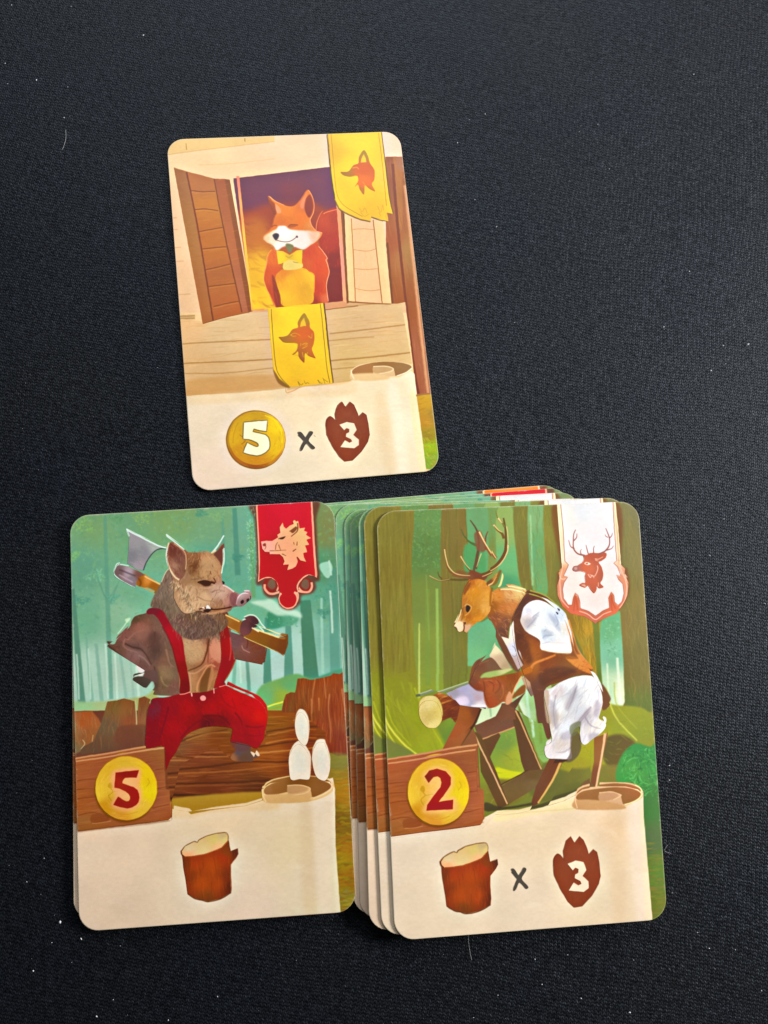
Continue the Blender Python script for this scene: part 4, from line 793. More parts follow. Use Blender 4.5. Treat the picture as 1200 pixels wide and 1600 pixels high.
    p.fill(fist, [(720, 150, '744c48'), (700, 230, '84504c'), (790, 160, '5c3c3c')]); p.line('690,120 750,95 810,120 860,190 900,230', 'e4f4dc', 2, a=.9); p.line('780,195 850,235', 'fce4c4', 1.8)
    p.part('axe_handle', a2, 0, 'painted_boar')
    # suspenders
    p.tile(160, 940, 8.571)
    s1 = '590,130 640,85 760,90 860,150 950,260 1030,400 1080,560 1110,780 1150,1000 1165,1220 1040,1235 1040,1050 1000,880 950,680 880,480 790,300 700,180 610,170'
    p.fill(s1, [(680, 110, '84323c'), (800, 200, '9c2030'), (950, 420, 'b83038'), (1030, 700, 'b02c30'), (1070, 900, '9c2420'), (1100, 1150, '8c1c1c')])
    p.line('830,180 950,330 1020,500 1060,700', 'c84048', 1.8, a=.6, bl=.4); p.line('800,330 890,500 960,700 1020,950', '7c1c20', 1.6, a=.7, bl=.3)
    p.tile(270, 950, 6.316)
    s2 = '455,130 530,160 560,270 600,480 595,560 515,715 520,760 430,790 410,770 460,600 480,480 470,300'
    p.fill(s2, [(490, 200, '9c2420'), (520, 400, 'b02828'), (550, 550, 'a42c30'), (450, 720, 'b03030'), (500, 740, '9c2028')]); p.line('565,290 575,420 560,520', 'd87c70', 1.8, a=.7, bl=.3)
    p.part('suspender', s2, 1, 'painted_boar')
    # trousers
    p.tile(210, 1050, 5.217)
    tr = '155,215 260,205 370,180 480,170 560,165 650,145 740,110 830,150 930,190 1010,230 1060,290 1075,340 1072,430 1065,480 1052,550 1000,620 930,600 810,575 785,560 800,470 760,450 640,442 530,460 430,510 380,570 340,650 290,720 265,780 245,800 240,610 100,620 95,480 105,330 130,260'
    p.fill(tr, [(150, 300, '84303c'), (140, 480, '90242c'), (300, 300, 'a01824'), (430, 300, 'b81c20'), (330, 450, 'b01820'), (480, 400, 'a01418'), (620, 300, 'b41c20'), (700, 420, '841418'), (820, 220, 'cc2024'), (900, 300, 'c82024'), (1020, 350, 'd4241c'), (850, 450, 'a8141c'), (1000, 480, 'b4282c'), (900, 560, 'a41820'), (300, 600, 'a01c20'), (260, 720, '981c1c'), (540, 180, '90141c'), (600, 420, '70181c'), (980, 260, 'cc3838')], sm=1)
    Tm = p.mask(tr)
    p.dabs(Tm, 260, p.dir_(40, 60), 12, 3, ['c82028', '981018', 'b41c24', 'd43030', '8c141c'], a=.26, jit=.6)
    for t, c, w in (('820,330 860,380 880,430', '7c0c14', 3), ('905,440 980,450 1060,440', '7c0c14', 2), ('910,510 1000,520 1050,510', '90141c', 1.8), ('560,360 700,360 780,430', '701014', 4), ('380,540 480,430 600,370', '80101a', 3), ('280,280 250,400 200,560', '7c2030', 3), ('700,180 740,250 820,300', '9c1018', 2.4), ('740,112 850,150 1000,225', 'e07c78', 1.4)):
        p.line(t, c, w, w*.5, a=.6, bl=.7, clip=Tm)
    p.line('368,183 410,178 460,160', 'ffa090', 1.5); p.line('465,170 470,200', 'ffb8ac', 2); p.line('648,135 650,175', 'ffb0a4', 1.6); p.line('690,122 740,108', 'ff9c90', 1.3)
    th = np.linspace(0, 2*np.pi, 12)[:-1]; p.fill(np.c_[560+24*np.cos(th), 213+23*np.sin(th)], 'ff9c94')
    p.fill('830,580 940,600 950,640 1010,705 950,735 800,720 790,680 825,640', [(850, 650, '6c5454'), (880, 700, '74503c'), (800, 700, 'a46c48')], bl=.3); p.fill('945,650 985,665 1012,705 990,710', 'f0ccac')
    p.fill('790,560 940,600 930,640 830,640', '7c4444', bl=.6, a=.6)
    p.part('trousers', tr, 1, 'painted_boar')
    # head
    p.tile(160, 810, 5)
    nk = '380,690 395,620 440,540 480,450 520,400 560,480 640,520 700,620 760,700 900,740 960,760 980,830 900,900 700,950 560,870 470,720'
    p.fill(nk, [(450, 600, '8a7664'), (430, 680, '7c6454'), (560, 560, '9c8470'), (600, 700, '947c66'), (700, 760, '7c5c44'), (850, 800, '705044'), (900, 760, '8c6444'), (600, 820, '805850'), (700, 880, '74544c')], bl=.8)
    p.dabs(p.mask('560,800 900,800 940,960 620,970'), 260, p.dir_(5, 100), 10, 1.4, ['a4846c', '6c5448', 'c09c80', '80685a'], a=.5, jit=.5)
    N = p.mask(nk); p.dabs(N, 260, p.dir_(-25, 100), 10, 1.2, ['584838', 'd0b89c', 'a89078'], a=.5, jit=.4); p.dabs(N, 460, p.dir_(-25, 100), 9, 1.2, ['94806c', '6c5444', '5c483c', 'a48c74', '806854', '8c7462'], a=.5, jit=.4)
    hd = '525,200 560,190 640,240 680,265 780,265 860,270 890,260 940,200 945,300 940,360 930,430 940,500 975,530 1030,570 1080,590 1140,585 1150,640 1080,680 1020,695 1000,720 940,740 840,755 760,720 700,740 640,740 600,700 560,620 560,560 545,460 520,380 505,300'
    p.fill(hd, [(600, 300, '845848'), (560, 400, 'a87c64'), (700, 300, 'a07450'), (720, 380, '80502f'), (800, 320, 'c0946c'), (880, 360, 'b48c68'), (820, 430, 'b8885c'), (640, 440, 'ac8464'), (650, 620, 'c8a07c'), (700, 680, 'd0a884'), (800, 620, 'd0a884'), (860, 580, 'c09880'), (940, 560, 'c8a494'), (900, 660, 'b08468'), (1000, 620, 'b07c74'), (1050, 660, '8c6460'), (1100, 610, 'c09898'), (760, 560, 'a87c5c'), (720, 480, 'b08860'), (900, 730, 'a87850')])
    Hm = p.mask(hd)
    p.dabs(Hm, 560, p.dir_(-20, 100), 8, 1.2, ['d8b48c', '9c7454', 'c09870', 'b08460', 'dcbc98'], a=.38, jit=.6)
    p.fill('600,560 700,520 790,560 870,640 760,700 680,740 610,680', 'e4c098', bl=3, a=.6, clip=Hm); p.fill('790,290 900,300 930,450 800,470 750,400', 'd4ac80', bl=3, a=.6, clip=Hm); p.fill('860,530 960,520 1000,600 900,640 850,600', 'dcbca4', bl=2.5, a=.5, clip=Hm)
    p.dabs(Hm, 240, p.dir_(-30, 100), 9, 1.0, ['6c4c34', 'f0d0a8', '5a3c2c', 'e8c49c'], a=.5, jit=.5)
    for t_ in ('600,500 640,560 600,640', '580,520 610,600 590,680', '690,480 760,470 800,455', '740,610 800,640 880,650', '850,580 900,560 960,570', '700,700 740,730 780,740', '820,440 835,480', '905,440 925,470'):
        p.line(t_, '7c5438', 1.6, .6, a=.55, bl=.3)
    p.dabs(p.mask('600,560 700,540 720,700 660,745 600,690'), 90, p.dir_(-35, 100), 11, 1.3, ['ecc8a0', 'd8b48c', '9c7858'], a=.6, jit=.3)
    p.dabs(p.mask('660,270 780,270 760,440 690,450 660,340'), 80, p.dir_(10, 100), 10, 1.5, ['8c5a34', '744828', 'a87448'], a=.5, jit=.2)
    # shaggy cheek: pale tufts falling over the darker neck
    for k_ in range(130):
        u = p.R.uniform(0, 1); bx = 555+u*160+p.R.uniform(-22, 22); by = 500+u*250-60*np.sin(u*3.1)+p.R.uniform(-22, 22)
        a_ = np.radians(p.R.uniform(60, 125)); L_ = p.R.uniform(22, 52)
        p.line([(bx, by), (bx+L_*.5*np.cos(a_)-3, by+L_*.5*np.sin(a_)), (bx+L_*np.cos(a_+.3), by+L_*np.sin(a_+.3))], ['e4c49c', 'c8a480', '9c7c60', 'f0d4b0', '7c6450', 'b8946c'][k_ % 6], 1.8, .5, a=.7, taper=1)
    for k_ in range(70):
        bx = 700+p.R.uniform(0, 240); by = 735+p.R.uniform(-8, 22); a_ = np.radians(p.R.uniform(80, 130)); L_ = p.R.uniform(18, 40)
        p.line([(bx, by), (bx+L_*np.cos(a_), by+L_*np.sin(a_))], ['a08068', '745c4c', 'c09c7c', '5c483c'][k_ % 4], 1.4, .4, a=.55)
    ear = '520,195 560,215 620,260 650,310 655,380 640,450 600,470 560,420 535,350 520,280'
    p.fill(ear, [(560, 260, '7c4c3c'), (600, 330, '885848'), (560, 370, 'b08870'), (600, 430, '9c6c58'), (640, 400, '8c6048')]); E_ = p.mask(ear); p.dabs(E_, 60, p.dir_(20, 100), 9, 1.5, ['9c6c58', '6c4434', 'b48c74'], a=.5, jit=.3)
    p.line('495,130 560,180 640,245', 'dcfce8', 2.4, 1.2); p.line('520,190 500,290 520,380 560,450 600,480', 'ecd0ac', 2.6); p.line('508,230 500,300 512,360', 'e0fce0', 1.6)
    p.line('560,195 640,260 655,330 650,400', 'dcb48c', 1.3)
    p.fill('870,280 910,240 945,205 945,290 932,370 915,340 885,300', '805444', bl=.4); p.line('855,270 900,215 945,140', 'e0ffec', 2.6, 2); p.line('945,240 945,340 930,430', 'd8f4dc', 1.7); p.line('850,270 890,250', 'ecd4a8', 2.4)
    p.line('745,500 800,488 850,500 880,510', '4c2814', 2.2); p.fill('750,500 800,485 850,495 840,525 800,530 770,515', '5c341c', bl=.3); p.line('870,465 885,500 850,490', '804c30', 1.8); p.line('840,410 850,440', '8c5838', 1.4); p.line('760,540 830,545 880,520', 'e0b894', 1.6, a=.7, bl=.3)
    p.fill('935,490 955,500 945,520', '3c3028'); p.line('940,520 980,540 1030,575', 'f0dcd4', 2.2, a=.9)
    p.fill('1045,670 1060,610 1100,580 1145,585 1155,640 1130,665 1080,690', [(1080, 600, 'c0aaa4'), (1100, 650, '9c807a')]); p.fill('1080,650 1098,635 1105,655 1088,668', '3c2420'); p.fill('1125,635 1145,625 1145,655 1130,658', '4c3430'); p.line('1045,670 1060,615 1100,585 1140,585', 'f4dce0', 1.6)
    p.fill('1000,590 1050,590 1045,680 1000,660', '8c5c5c', bl=.8, a=.6); p.fill('940,630 985,620 990,670 950,675', 'cc9c88', bl=1.2, a=.6)
    p.line('755,710 800,700 870,712 950,705 1010,690', '5a2c1c', 2); p.fill('800,712 860,700 830,735 790,730', '4c2c20', bl=.3); p.line('770,745 850,742 960,720', 'd8a480', 2, a=.8, bl=.2); p.fill('808,705 815,680 828,678 850,708', 'fff4e4', sm=0); p.fill('775,700 790,690 800,705', 'f0dcc4')
    p.part('head', hd, 1, 'painted_boar')
    p.line('460,500 490,430 515,395', 'e8d8b8', 1.4, a=.8)
    p.tile(90, 770, 2.5)
    p.parts.append(('painted_boar', p.q('222,170 265,145 425,210 425,165 500,215 590,235 645,170 650,300 740,395 740,430 700,470 760,510 890,565 892,635 815,605 800,672 690,650 660,750 760,790 810,840 815,950 775,1010 760,1050 690,1050 620,990 480,1060 440,1230 345,1170 345,850 380,770 335,760 290,730 300,715 350,700 190,600 270,540 290,480 350,450 385,370 300,370 220,320 245,280'), None, None))

def paint_woods(ribbon):
    p = paint_forest(ribbon, False)
    board_and_scroll(p, False)
    p.finish(.04, 71)
    return p

def board_and_scroll(p, log=True):
    p.tile(90, 1110, 2.353)
    p.part('scroll', '72,438 300,418 420,403 422,362 480,372 690,350 752,330 750,290 780,268 880,255 1000,262 1012,280 1022,500 1040,745 1040,900 50,900', 0)
    p.tile(105, 1060, 6.154); plaque(p, 5, None)
    if log: p.tile(270, 1280, 10); log_symbol(p)

def c0(p, t, k):
    v = np.array([[float(a) for a in w.split(',')] for w in t.split()]); m = v.mean(0)
    return m+(v-m)*k

def paint_boar():
    p = paint_forest('red', True)
    # white pips
    p.tile(400, 1050, 6.4)
    for t in ('430,405 400,450 388,530 400,620 430,690 485,738 520,690 530,580 515,480 480,420', '420,722 370,760 330,850 330,950 350,1075 440,1070 530,1072 545,980 545,870 500,780 460,735', '630,705 595,730 560,830 570,950 600,1040 640,1075 690,1085 725,1040 742,950 735,850 695,730 680,705'):
        p.fill(t, 'f4c8a0', bl=.8, a=.6)
        c = p.q(t).mean(0)
        p.fill(t, 'ecdcc6'); p.fill(c0(p, t, .6), 'e2dece', bl=3, a=.8); p.dabs(p.mask(t), 20, 90, 10, 4, ['e4e0d0', 'f4e0c8'], a=.3)
        p.part('white_oval_symbol', t, 1)
    board_and_scroll(p)
    p.finish(.04, 41)
    return p

def paint_deer():
    p = Print(DEER_Q, '8a8c40', 51)
    p.tile(510, 750, 2.1818)
    p.fill('150,60 1300,60 1300,1300 150,1300', [(220, 200, '8c8438'), (220, 400, '8c7c34'), (230, 600, '8c8030'), (230, 720, '94962c'), (330, 200, '70a060'), (340, 350, '6c9850'), (340, 600, '7c8a3a'), (430, 300, '8a7c34'), (430, 600, '808c3c'),
           (380, 500, '84903e'), (700, 250, '8a8038'), (780, 300, '868438'), (1030, 300, '877c48'), (1050, 600, '84783c'), (1060, 750, '7c7030'), (640, 300, '84ac64'), (560, 150, '78a464'), (480, 200, '848034')], sm=0)
    A = p.mask('150,60 1300,60 1300,900 150,900', 0)
    p.dabs(A, 800, p.dir_(3, 100), 40, 3.4, ['968c3c', '7c7c30', '8c8434', '90943e', '84783a'], a=.22, jit=.06, bend=.04)
    V = lambda *a, **k: bg_tree(p, *a, **k)
    # far leafy gap at the upper left
    p.fill('280,60 400,60 395,280 385,420 375,700 300,760 285,500', [(330, 120, '6f9858'), (340, 250, '668c4c'), (330, 400, '7c8c40'), (330, 600, '808838')], bl=1.6)
    p.dabs(p.mask('285,70 400,70 390,330 290,330', 0), 220, 20, 7, 3, ['7cb47c', '5c9458', '88b468', '6ca070', '548c5c'], a=.45, jit=1.5)
    p.fill('285,60 400,60 400,300 400,560 405,800 420,960 300,960 285,600', [(340, 120, '6f9858'), (350, 250, '668c4c'), (340, 420, '7c8f44'), (340, 600, '8a9c44'), (350, 760, '98a83c'), (360, 900, 'a4b03c')], bl=1)
    p.dabs(p.mask('290,70 400,70 395,320 290,320', 0), 260, 20, 6, 3, ['7cb07c', '5c8c54', '88b468', '6c9c68', '548450'], a=.45, jit=1.5)
    p.fill('395,60 482,60 484,300 480,480 480,740 500,900 420,900 400,720', [(430, 150, '84763a'), (430, 400, '847834'), (440, 600, '7c8038'), (450, 760, '808c3a')], bl=.5)
    p.dabs(p.mask('395,60 482,60 484,300 480,480 480,740 400,720', 0), 120, p.dir_(1, 100), 40, 3.4, ['94863c', '70682c', '7c8034', '8c803c'], a=.4, jit=.03, bend=.03)
    p.fill('140,60 288,60 290,300 296,520 306,660 330,760 380,860 430,960 140,960', [(170, 120, '888034'), (250, 150, '8a8238'), (220, 350, '867830'), (270, 400, '8c8438'), (220, 600, '8a8030'), (280, 600, '90902e'), (230, 740, '949828'), (320, 800, 'a0a82c'), (380, 900, 'a8b034'), (220, 860, '9aa02c')], bl=.6)
    p.dabs(p.mask('140,60 288,60 290,300 296,520 306,660 140,700', 0), 260, p.dir_(1, 100), 44, 4, ['948a3a', '7a702a', '8c8434', '9a9240', '80762e'], a=.4, jit=.03, bend=.03)
    V(316, 500, 316, 760, 1.6, 3, 'dce888', .85); V(376, 380, 379, 720, 4, 4.4, 'a4c86c', .75); V(344, 380, 346, 700, 7, 8, '80a048', .5); V(340, 330, 350, 560, 1.5, 2, 'a0b868', .4)
    # teal gaps
    p.fill('480,75 545,70 548,330 500,340 486,250', [(510, 120, '74ac78'), (520, 250, '6cac74')], bl=.8); p.fill('470,230 530,220 540,330 480,330', '5ca468', bl=1)
    p.fill('480,486 560,480 640,560 640,640 478,650', sm=0, col=[(510, 540, '74bc90'), (500, 620, '7cc08c'), (600, 600, '70b484')], bl=.4)
    p.fill('580,110 640,110 650,330 655,370 590,375', [(615, 160, '98b468'), (620, 300, '74bc80'), (610, 360, '5ca878')], bl=.5)
    p.fill('638,90 690,85 700,390 665,375 650,300', [(660, 150, '808038'), (670, 300, '7c7834')], bl=.6)
    p.fill('687,90 740,85 750,390 700,380', [(705, 120, '88b880'), (705, 250, '6cac78'), (730, 250, '74a868')], bl=.7); V(695, 120, 700, 370, 3, 3, 'a8d8a0', .8)
    p.fill('740,85 795,80 800,300 790,420 755,400', [(765, 150, '8c8c3c'), (770, 300, '848038')], bl=.6)
    p.dabs(p.mask('640,90 800,85 800,420 650,390', 0), 120, p.dir_(3, 100), 26, 2, ['9c9844', '70702c', 'a09c48'], a=.35, jit=.05)
    # bright trunk behind the vest and gap at the right
    p.fill('800,430 920,470 1010,480 1010,800 960,790 900,660 850,560', [(850, 480, 'a07c20'), (890, 520, 'c49c34'), (880, 620, 'b08c28'), (980, 520, '78bc88'), (980, 600, '80c49c'), (970, 740, 'd8ecc8'), (920, 560, '90882c'), (940, 700, '84983c')], bl=.6)
    p.dabs(p.mask('830,460 905,475 925,700 880,640', 0), 120, p.dir_(10, 100), 30, 2.6, ['d4ac44', 'a07c1c', 'bc942c', '8c7818'], a=.5, jit=.06)
    V(912, 480, 935, 720, 10, 10, '6f8430', .85)
    p.fill('932,500 985,470 1000,480 1010,600 1020,760 975,800 940,720', [(960, 520, '70b888'), (980, 600, '84c8a8'), (960, 740, 'c8e8c8'), (1000, 740, 'ecf4d4')], bl=.8)
    V(955, 640, 962, 790, 3, 3.4, 'e4f8dc'); V(990, 620, 1003, 790, 4, 5, 'f0fce8'); p.dabs(p.mask('940,490 1000,480 1000,610 945,620', 0), 50, 30, 5, 3, ['a0dcb8', '58a880'], a=.5, jit=1)
    p.fill('1000,90 1110,120 1200,1100 1040,900 1010,600 995,300', [(1030, 200, '88804c'), (1050, 450, '8a7a3c'), (1060, 650, '80763a'), (1080, 800, '6c8038'), (1090, 150, '807c54')], bl=.8)
    p.dabs(p.mask('1000,90 1110,120 1150,900 1030,800', 0), 200, p.dir_(6, 100), 30, 3, ['948448', '78703a', '8c8444', 'a08c4c'], a=.35, jit=.06)
    # bright roots on the left: the mossy trunk foot
    p.tile(510, 1100, 2.1818)
    p.fill('330,-20 400,-40 520,-20 520,200 430,190 370,90', [(400, 60, '84983a'), (450, 120, '74903e'), (400, -20, '8c9c3c')], bl=2)
    Mo = p.mask('200,-60 300,-60 340,60 420,190 195,190', 0, 1)
    p.dabs(Mo, 60, p.dir_(24, 60), 40, 6, ['a8b02c', '8c942a', '9ca828', 'b0b838'], a=.3, jit=.08)
    p.line('193,0 200,60 225,105 262,150 310,190', 'eaea60', 3, 2.2, bl=.4); p.line('196,60 210,110 235,150', 'd8dc50', 3.4, 1.6, bl=.5); p.line('205,20 232,90 290,160', 'c4cc38', 3, 1.5, a=.7, bl=.8)
    p.line('300,-40 340,60 395,160', 'c0cc3c', 2.4, 1.4, a=.7, bl=.8); p.fill('193,130 225,140 300,190 195,200', '7c8448', bl=1.2, a=.8)
    # ground behind the sawhorse
    p.fill('500,60 900,60 1160,60 1160,330 850,280 540,380 500,250', [(560, 180, '80a040'), (640, 130, '78a058'), (620, 230, 'c4cc2c'), (700, 240, '80903c'), (900, 170, 'b4b02c'), (860, 250, 'a8a030'), (970, 120, '94a038'), (1050, 200, '9c9c3c'), (600, 300, '7c6c30'), (750, 300, '6c6830'), (950, 230, 'a08c34')], bl=1)
    p.fill('540,240 700,215 720,250 640,270 560,265', 'd8dc2c', bl=1.4, a=.85)
    for t, c in (('515,60 510,20 540,-60 640,-40 660,70 700,200 620,210 560,60', 'a8c890'),): p.fill(t, c, bl=1)
    p.fill('545,120 640,90 690,230 640,245 560,215', [(600, 140, '7c9c48'), (640, 200, 'a8b43c')], bl=.6)
    p.fill('515,-20 600,-60 600,60 530,90 500,80', [(550, -20, 'e0f0cc'), (560, 40, 'dcecc8')], bl=.5); V(548, -30, 555, 60, 3, 3, '9cc49c')
    p.fill('640,-70 760,-90 760,180 720,200 680,60', [(660, 20, 'e0f4dc'), (700, 0, 'a4cc90'), (720, 100, '88b05c')], bl=.5); V(680, -60, 700, 130, 4, 4, 'c8ecd4'); V(715, -60, 725, 150, 4, 5, '80a44c')
    p.fill('860,30 1000,20 1110,60 1120,300 1000,230 900,200', [(920, 120, 'b8b030'), (900, 60, 'a0a030'), (1000, 100, '9ca434'), (1040, 150, '8c9c38')], bl=1)
    p.fill('950,130 1010,120 1060,160 1030,215 960,225 940,180', '68582c', bl=1.6, a=.9); p.line('950,-40 985,60 1060,140', 'd8dc68', 3, 2, bl=.7, a=.85); p.line('980,-60 990,20 1060,100', 'b4bc48', 2, bl=.8, a=.6)
    p.dabs(p.mask('500,60 1160,60 1160,330 850,280 540,380', 0), 260, 10, 12, 2.4, ['b8b83c', '7c8c34', 'a09c34', '90a440'], a=.3, jit=.5)
    p.fill('740,215 850,235 1000,222 1000,290 700,330', [(800, 260, '6c6c30'), (950, 250, '84803c')], bl=1.4, a=.8)
    # fern and right strip
    p.fill('1000,200 1050,150 1110,160 1160,140 1200,900 1090,900 1085,500 1070,300 990,280', [(1080, 200, '3c9850'), (1050, 240, '4ca450'), (1100, 350, '4a8848'), (1110, 480, '607c50'), (1130, 560, '6c9040'), (1130, 700, '7c8438')], bl=1)
    p.dabs(p.mask('1000,190 1150,150 1150,340 1060,320 1000,270', 0), 190, lambda x, y: -60+80*np.sin(y*.05+x*.03), 9, 2.2, ['50b85c', '2c8444', '78d080', '3c9c4c', '68c068'], a=.6, jit=.6)
    Fe = p.mask('985,215 1010,190 1050,150 1110,160 1160,140 1160,330 1060,320 1000,270')
    for k_ in range(46):
        cx, cy = p.R.uniform(1005, 1130), p.R.uniform(165, 310); a_ = p.R.uniform(-2.4, .4); L_ = p.R.uniform(14, 30)
        p.line([(cx, cy), (cx+L_*.5*np.cos(a_)+2, cy+L_*.5*np.sin(a_)), (cx+L_*np.cos(a_+.3), cy+L_*np.sin(a_+.3))], ['4cb45c', '2c8444', '74cc78', '3ca050', '5cbc60', '287840'][k_ % 6], 3.4, .8, a=.6, clip=Fe, taper=1)
    p.dabs(p.mask('1085,480 1180,480 1180,900 1100,900', 0), 130, p.dir_(100, -4), 18, 3.4, ['8c9440', '6c8438', '9c8c44', '7c9038', '948050'], a=.45, jit=.08)
    full(p, '8e8444', .12)
    # sawhorse
    p.tile(690, 1120, 4.2857)
    dk = '7c5a38'
    p.fill('209,92 350,29 380,-30 405,-90 475,-98 520,-130 560,-165 484,-34 490,60 475,100 260,195 225,140', [(300, 80, '805840'), (400, 0, '7c5840'), (450, -70, '745034')], sm=0)
    p.line('250,185 360,145 475,100', 'c89a68', 2)
    p.fill('440,-60 505,0 680,420 640,480 560,440 520,330', [(520, 100, '6a4c28'), (600, 350, '6c4c28')], sm=0); p.line('480,-10 580,210 668,405', 'cca870', 2.4, 2)
    p.fill('380,500 560,390 680,380 680,470 440,610 390,560', [(450, 520, '7c6438'), (600, 420, '74582f'), (600, 480, '806840')], sm=0); p.line('370,490 470,440 570,385', '5c4420', 1.4)
    p.fill('260,190 370,140 380,160 310,300 270,240', '70502c', sm=0)
    p.fill('190,120 250,150 440,615 370,640 290,480 250,400 240,240', [(300, 300, '74542c'), (350, 550, '70522c'), (280, 480, '6c5228')], sm=0); p.line('195,120 260,260 350,450 430,612', 'd8b080', 2.6, 2.2)
    p.fill('160,0 260,-20 230,60 110,240 0,250 60,130', [(100, 150, 'a8683c'), (180, 40, 'a4602f'), (200, 60, '7c4c2a')], sm=0); p.line('225,60 120,235', '70452a', 3, a=.8)
    p.fill('110,240 205,110 240,240 240,235', [(180, 200, '94603c')], sm=0)
    p.fill('280,600 400,630 600,600 740,560 880,520 960,470 960,560 700,600 300,660', [(500, 600, '54482c'), (800, 540, '5c5830')], bl=.5, a=.85)
    # legs of the deer, wooden shafts
    p.fill('720,290 815,290 800,330 640,585 590,610 620,500', [(740, 330, '7c4c28'), (650, 520, '7c5030')], sm=0); p.line('800,300 740,430 645,578', 'd8b068', 4, 2.6)
    p.fill('1020,140 1110,110 1110,150 1040,470 990,480 1020,300', [(1030, 250, 'a0703c'), (1020, 400, '8c5c34')], sm=0); p.line('1095,110 1080,220 1035,470', 'e4be90', 4.4, 3)
    p.fill('930,480 990,440 1030,480 960,510', '84643c', bl=.4)
    # body: torso, arms
    p.tile(740, 910, 5.4545)
    ves = '330,300 400,150 450,95 540,110 640,170 715,250 770,310 830,460 880,620 1000,770 1050,830 1110,890 1165,1040 1110,1090 1060,1000 900,800 700,840 600,930 520,960 545,1200 640,1200 600,930 480,970 440,900 380,760 330,600 345,400'
    p.fill('330,300 400,150 450,95 540,110 640,170 770,310 830,460 880,620 1010,780 880,790 760,840 600,930 650,1240 648,1350 612,1372 575,1260 545,1180 510,960 480,950 430,790 380,660 340,480', [(400, 200, '6c4430'), (360, 450, '74482c'), (450, 500, '905428'), (480, 620, 'a0602c'), (600, 700, '8c4c24'), (700, 800, '84502c'), (550, 900, '744c38'), (590, 1100, '74503c'), (850, 700, '94602f'), (520, 700, 'a86830')])
    p.line('470,95 600,140 715,240', 'a8a850', 2.2); p.line('790,350 830,480 880,620 1000,770', 'd89c58', 4, 3); p.fill('780,640 880,640 1010,775 900,740', 'd8924c', bl=.4)
    p.line('475,760 520,690 620,650 700,615', 'd88c4c', 4, 3, bl=.3); p.fill('830,500 880,620 890,650 780,650 700,605 820,600', '9c6434', bl=.6, a=.7)
    p.fill('1085,900 1165,1030 1110,1090 1090,1050', '84603c', bl=.3)
    p.fill('360,470 420,430 500,620 470,700 400,620', '64361c', bl=2, a=.6); p.fill('560,760 760,720 880,760 700,830 580,880', '5c3420', bl=2, a=.6); p.fill('480,480 560,520 580,620 500,640', 'b46c30', bl=2, a=.5)
    Vm = p.mask('330,300 450,95 540,110 770,310 880,620 1010,780 760,840 600,930 480,950 380,660'); p.dabs(Vm, 200, p.dir_(60, -30), 12, 2.4, ['a0602c', '7c4828', '905430', 'b4703a'], a=.3, jit=.5)
    # neck
    nk = '150,90 300,40 435,85 420,130 360,230 330,310 300,400 290,500 240,470 190,400 150,330 120,300'
    p.fill(nk, [(200, 120, 'd89448'), (320, 100, 'e0b478'), (380, 100, 'dcc080'), (250, 220, 'c47c40'), (330, 200, 'cc8850'), (200, 300, '945c38'), (280, 350, '84543c'), (250, 420, '74503c'), (160, 200, 'a8681c')])
    N = p.mask(nk); p.dabs(N, 160, p.dir_(80, 60), 9, 1.8, ['dc9c5c', 'b47038', 'e8b078', '9c6440'], a=.4, jit=.4); p.line('230,60 320,60 435,85', 'e0ecb4', 2, a=.9)
    p.line('180,400 250,560 330,700 390,750', '7c5440', 6, 5); p.fill('190,440 230,460 290,530 390,740 350,750 260,620', '80583c', bl=.3)
    sh = '345,315 310,380 300,480 235,460 280,540 330,640 380,745 425,700 400,600 370,560 350,440'
    p.fill(sh, [(320, 420, 'f0dcd0'), (330, 560, 'd8d4dc'), (380, 680, 'c0a8a0'), (270, 490, 'e8dcc8')], sm=0); p.line('345,315 360,500 380,600 425,700', '74482c', 2.4); p.line('330,540 350,560 360,590', '9a94a0', 1); p.line('330,620 350,635 365,615', '8c8890', 1, a=.7)
    slv = '405,290 430,210 490,160 560,152 640,185 720,245 770,300 800,400 820,470 830,600 720,600 580,575 560,490 450,420 400,340'
    p.fill(slv, [(450, 240, 'e4dce4'), (540, 200, 'eef2f4'), (440, 340, 'dcc8b8'), (560, 300, 'f4f8fc'), (640, 250, 'e0e8f0'), (700, 300, 'd4dce8'), (560, 420, 'ecf4f8'), (700, 400, 'f4f8f8'), (780, 400, 'e8e0d0'), (650, 480, 'dce4ec'), (620, 540, 'f0e8ec'), (780, 580, 'fcece0'), (760, 500, 'f0f0f0')])
    Sm = p.mask(slv); p.dabs(Sm, 130, p.dir_(30, 50), 14, 3.4, ['fcfcfc', 'd0d8e4', 'e8f0f4', 'f8f4f0'], a=.35, jit=.8)
    p.fill('430,330 500,300 560,260 520,340 450,400', 'b8b4c0', bl=1.4, a=.6, clip=Sm); p.fill('640,260 720,330 740,420 690,380', 'b4bccc', bl=1.6, a=.6, clip=Sm); p.fill('580,400 680,430 600,480', 'b8c0d0', bl=1.4, a=.6, clip=Sm)
    for t in ('455,385 500,340 530,300', '690,270 720,340 700,380', '590,480 610,455 680,450', '580,530 650,510 810,520', '500,300 560,250', '600,420 620,400'): p.line(t, '98a0b4', 1.3, .8, a=.7, bl=.3)
    p.fill('580,530 700,500 815,520 830,600 700,598 582,575', 'fcf0e8', bl=.4, a=.6); p.line('585,577 700,602 825,604', 'c8a070', 1.2)
    p.fill('700,250 722,262 715,275', '50444c')
    # far sleeve and forearms
    p.fill('135,620 185,530 250,600 325,740 230,740 150,660', [(190, 580, 'e4dcb4'), (210, 650, 'c8b090'), (280, 720, 'b8a07c')], sm=0)
    p.fill('-30,780 10,710 60,680 150,640 230,730 250,750 100,770 60,800 70,830 -20,860', [(50, 720, '80583c'), (150, 680, '846448'), (20, 790, '8c5c38')])
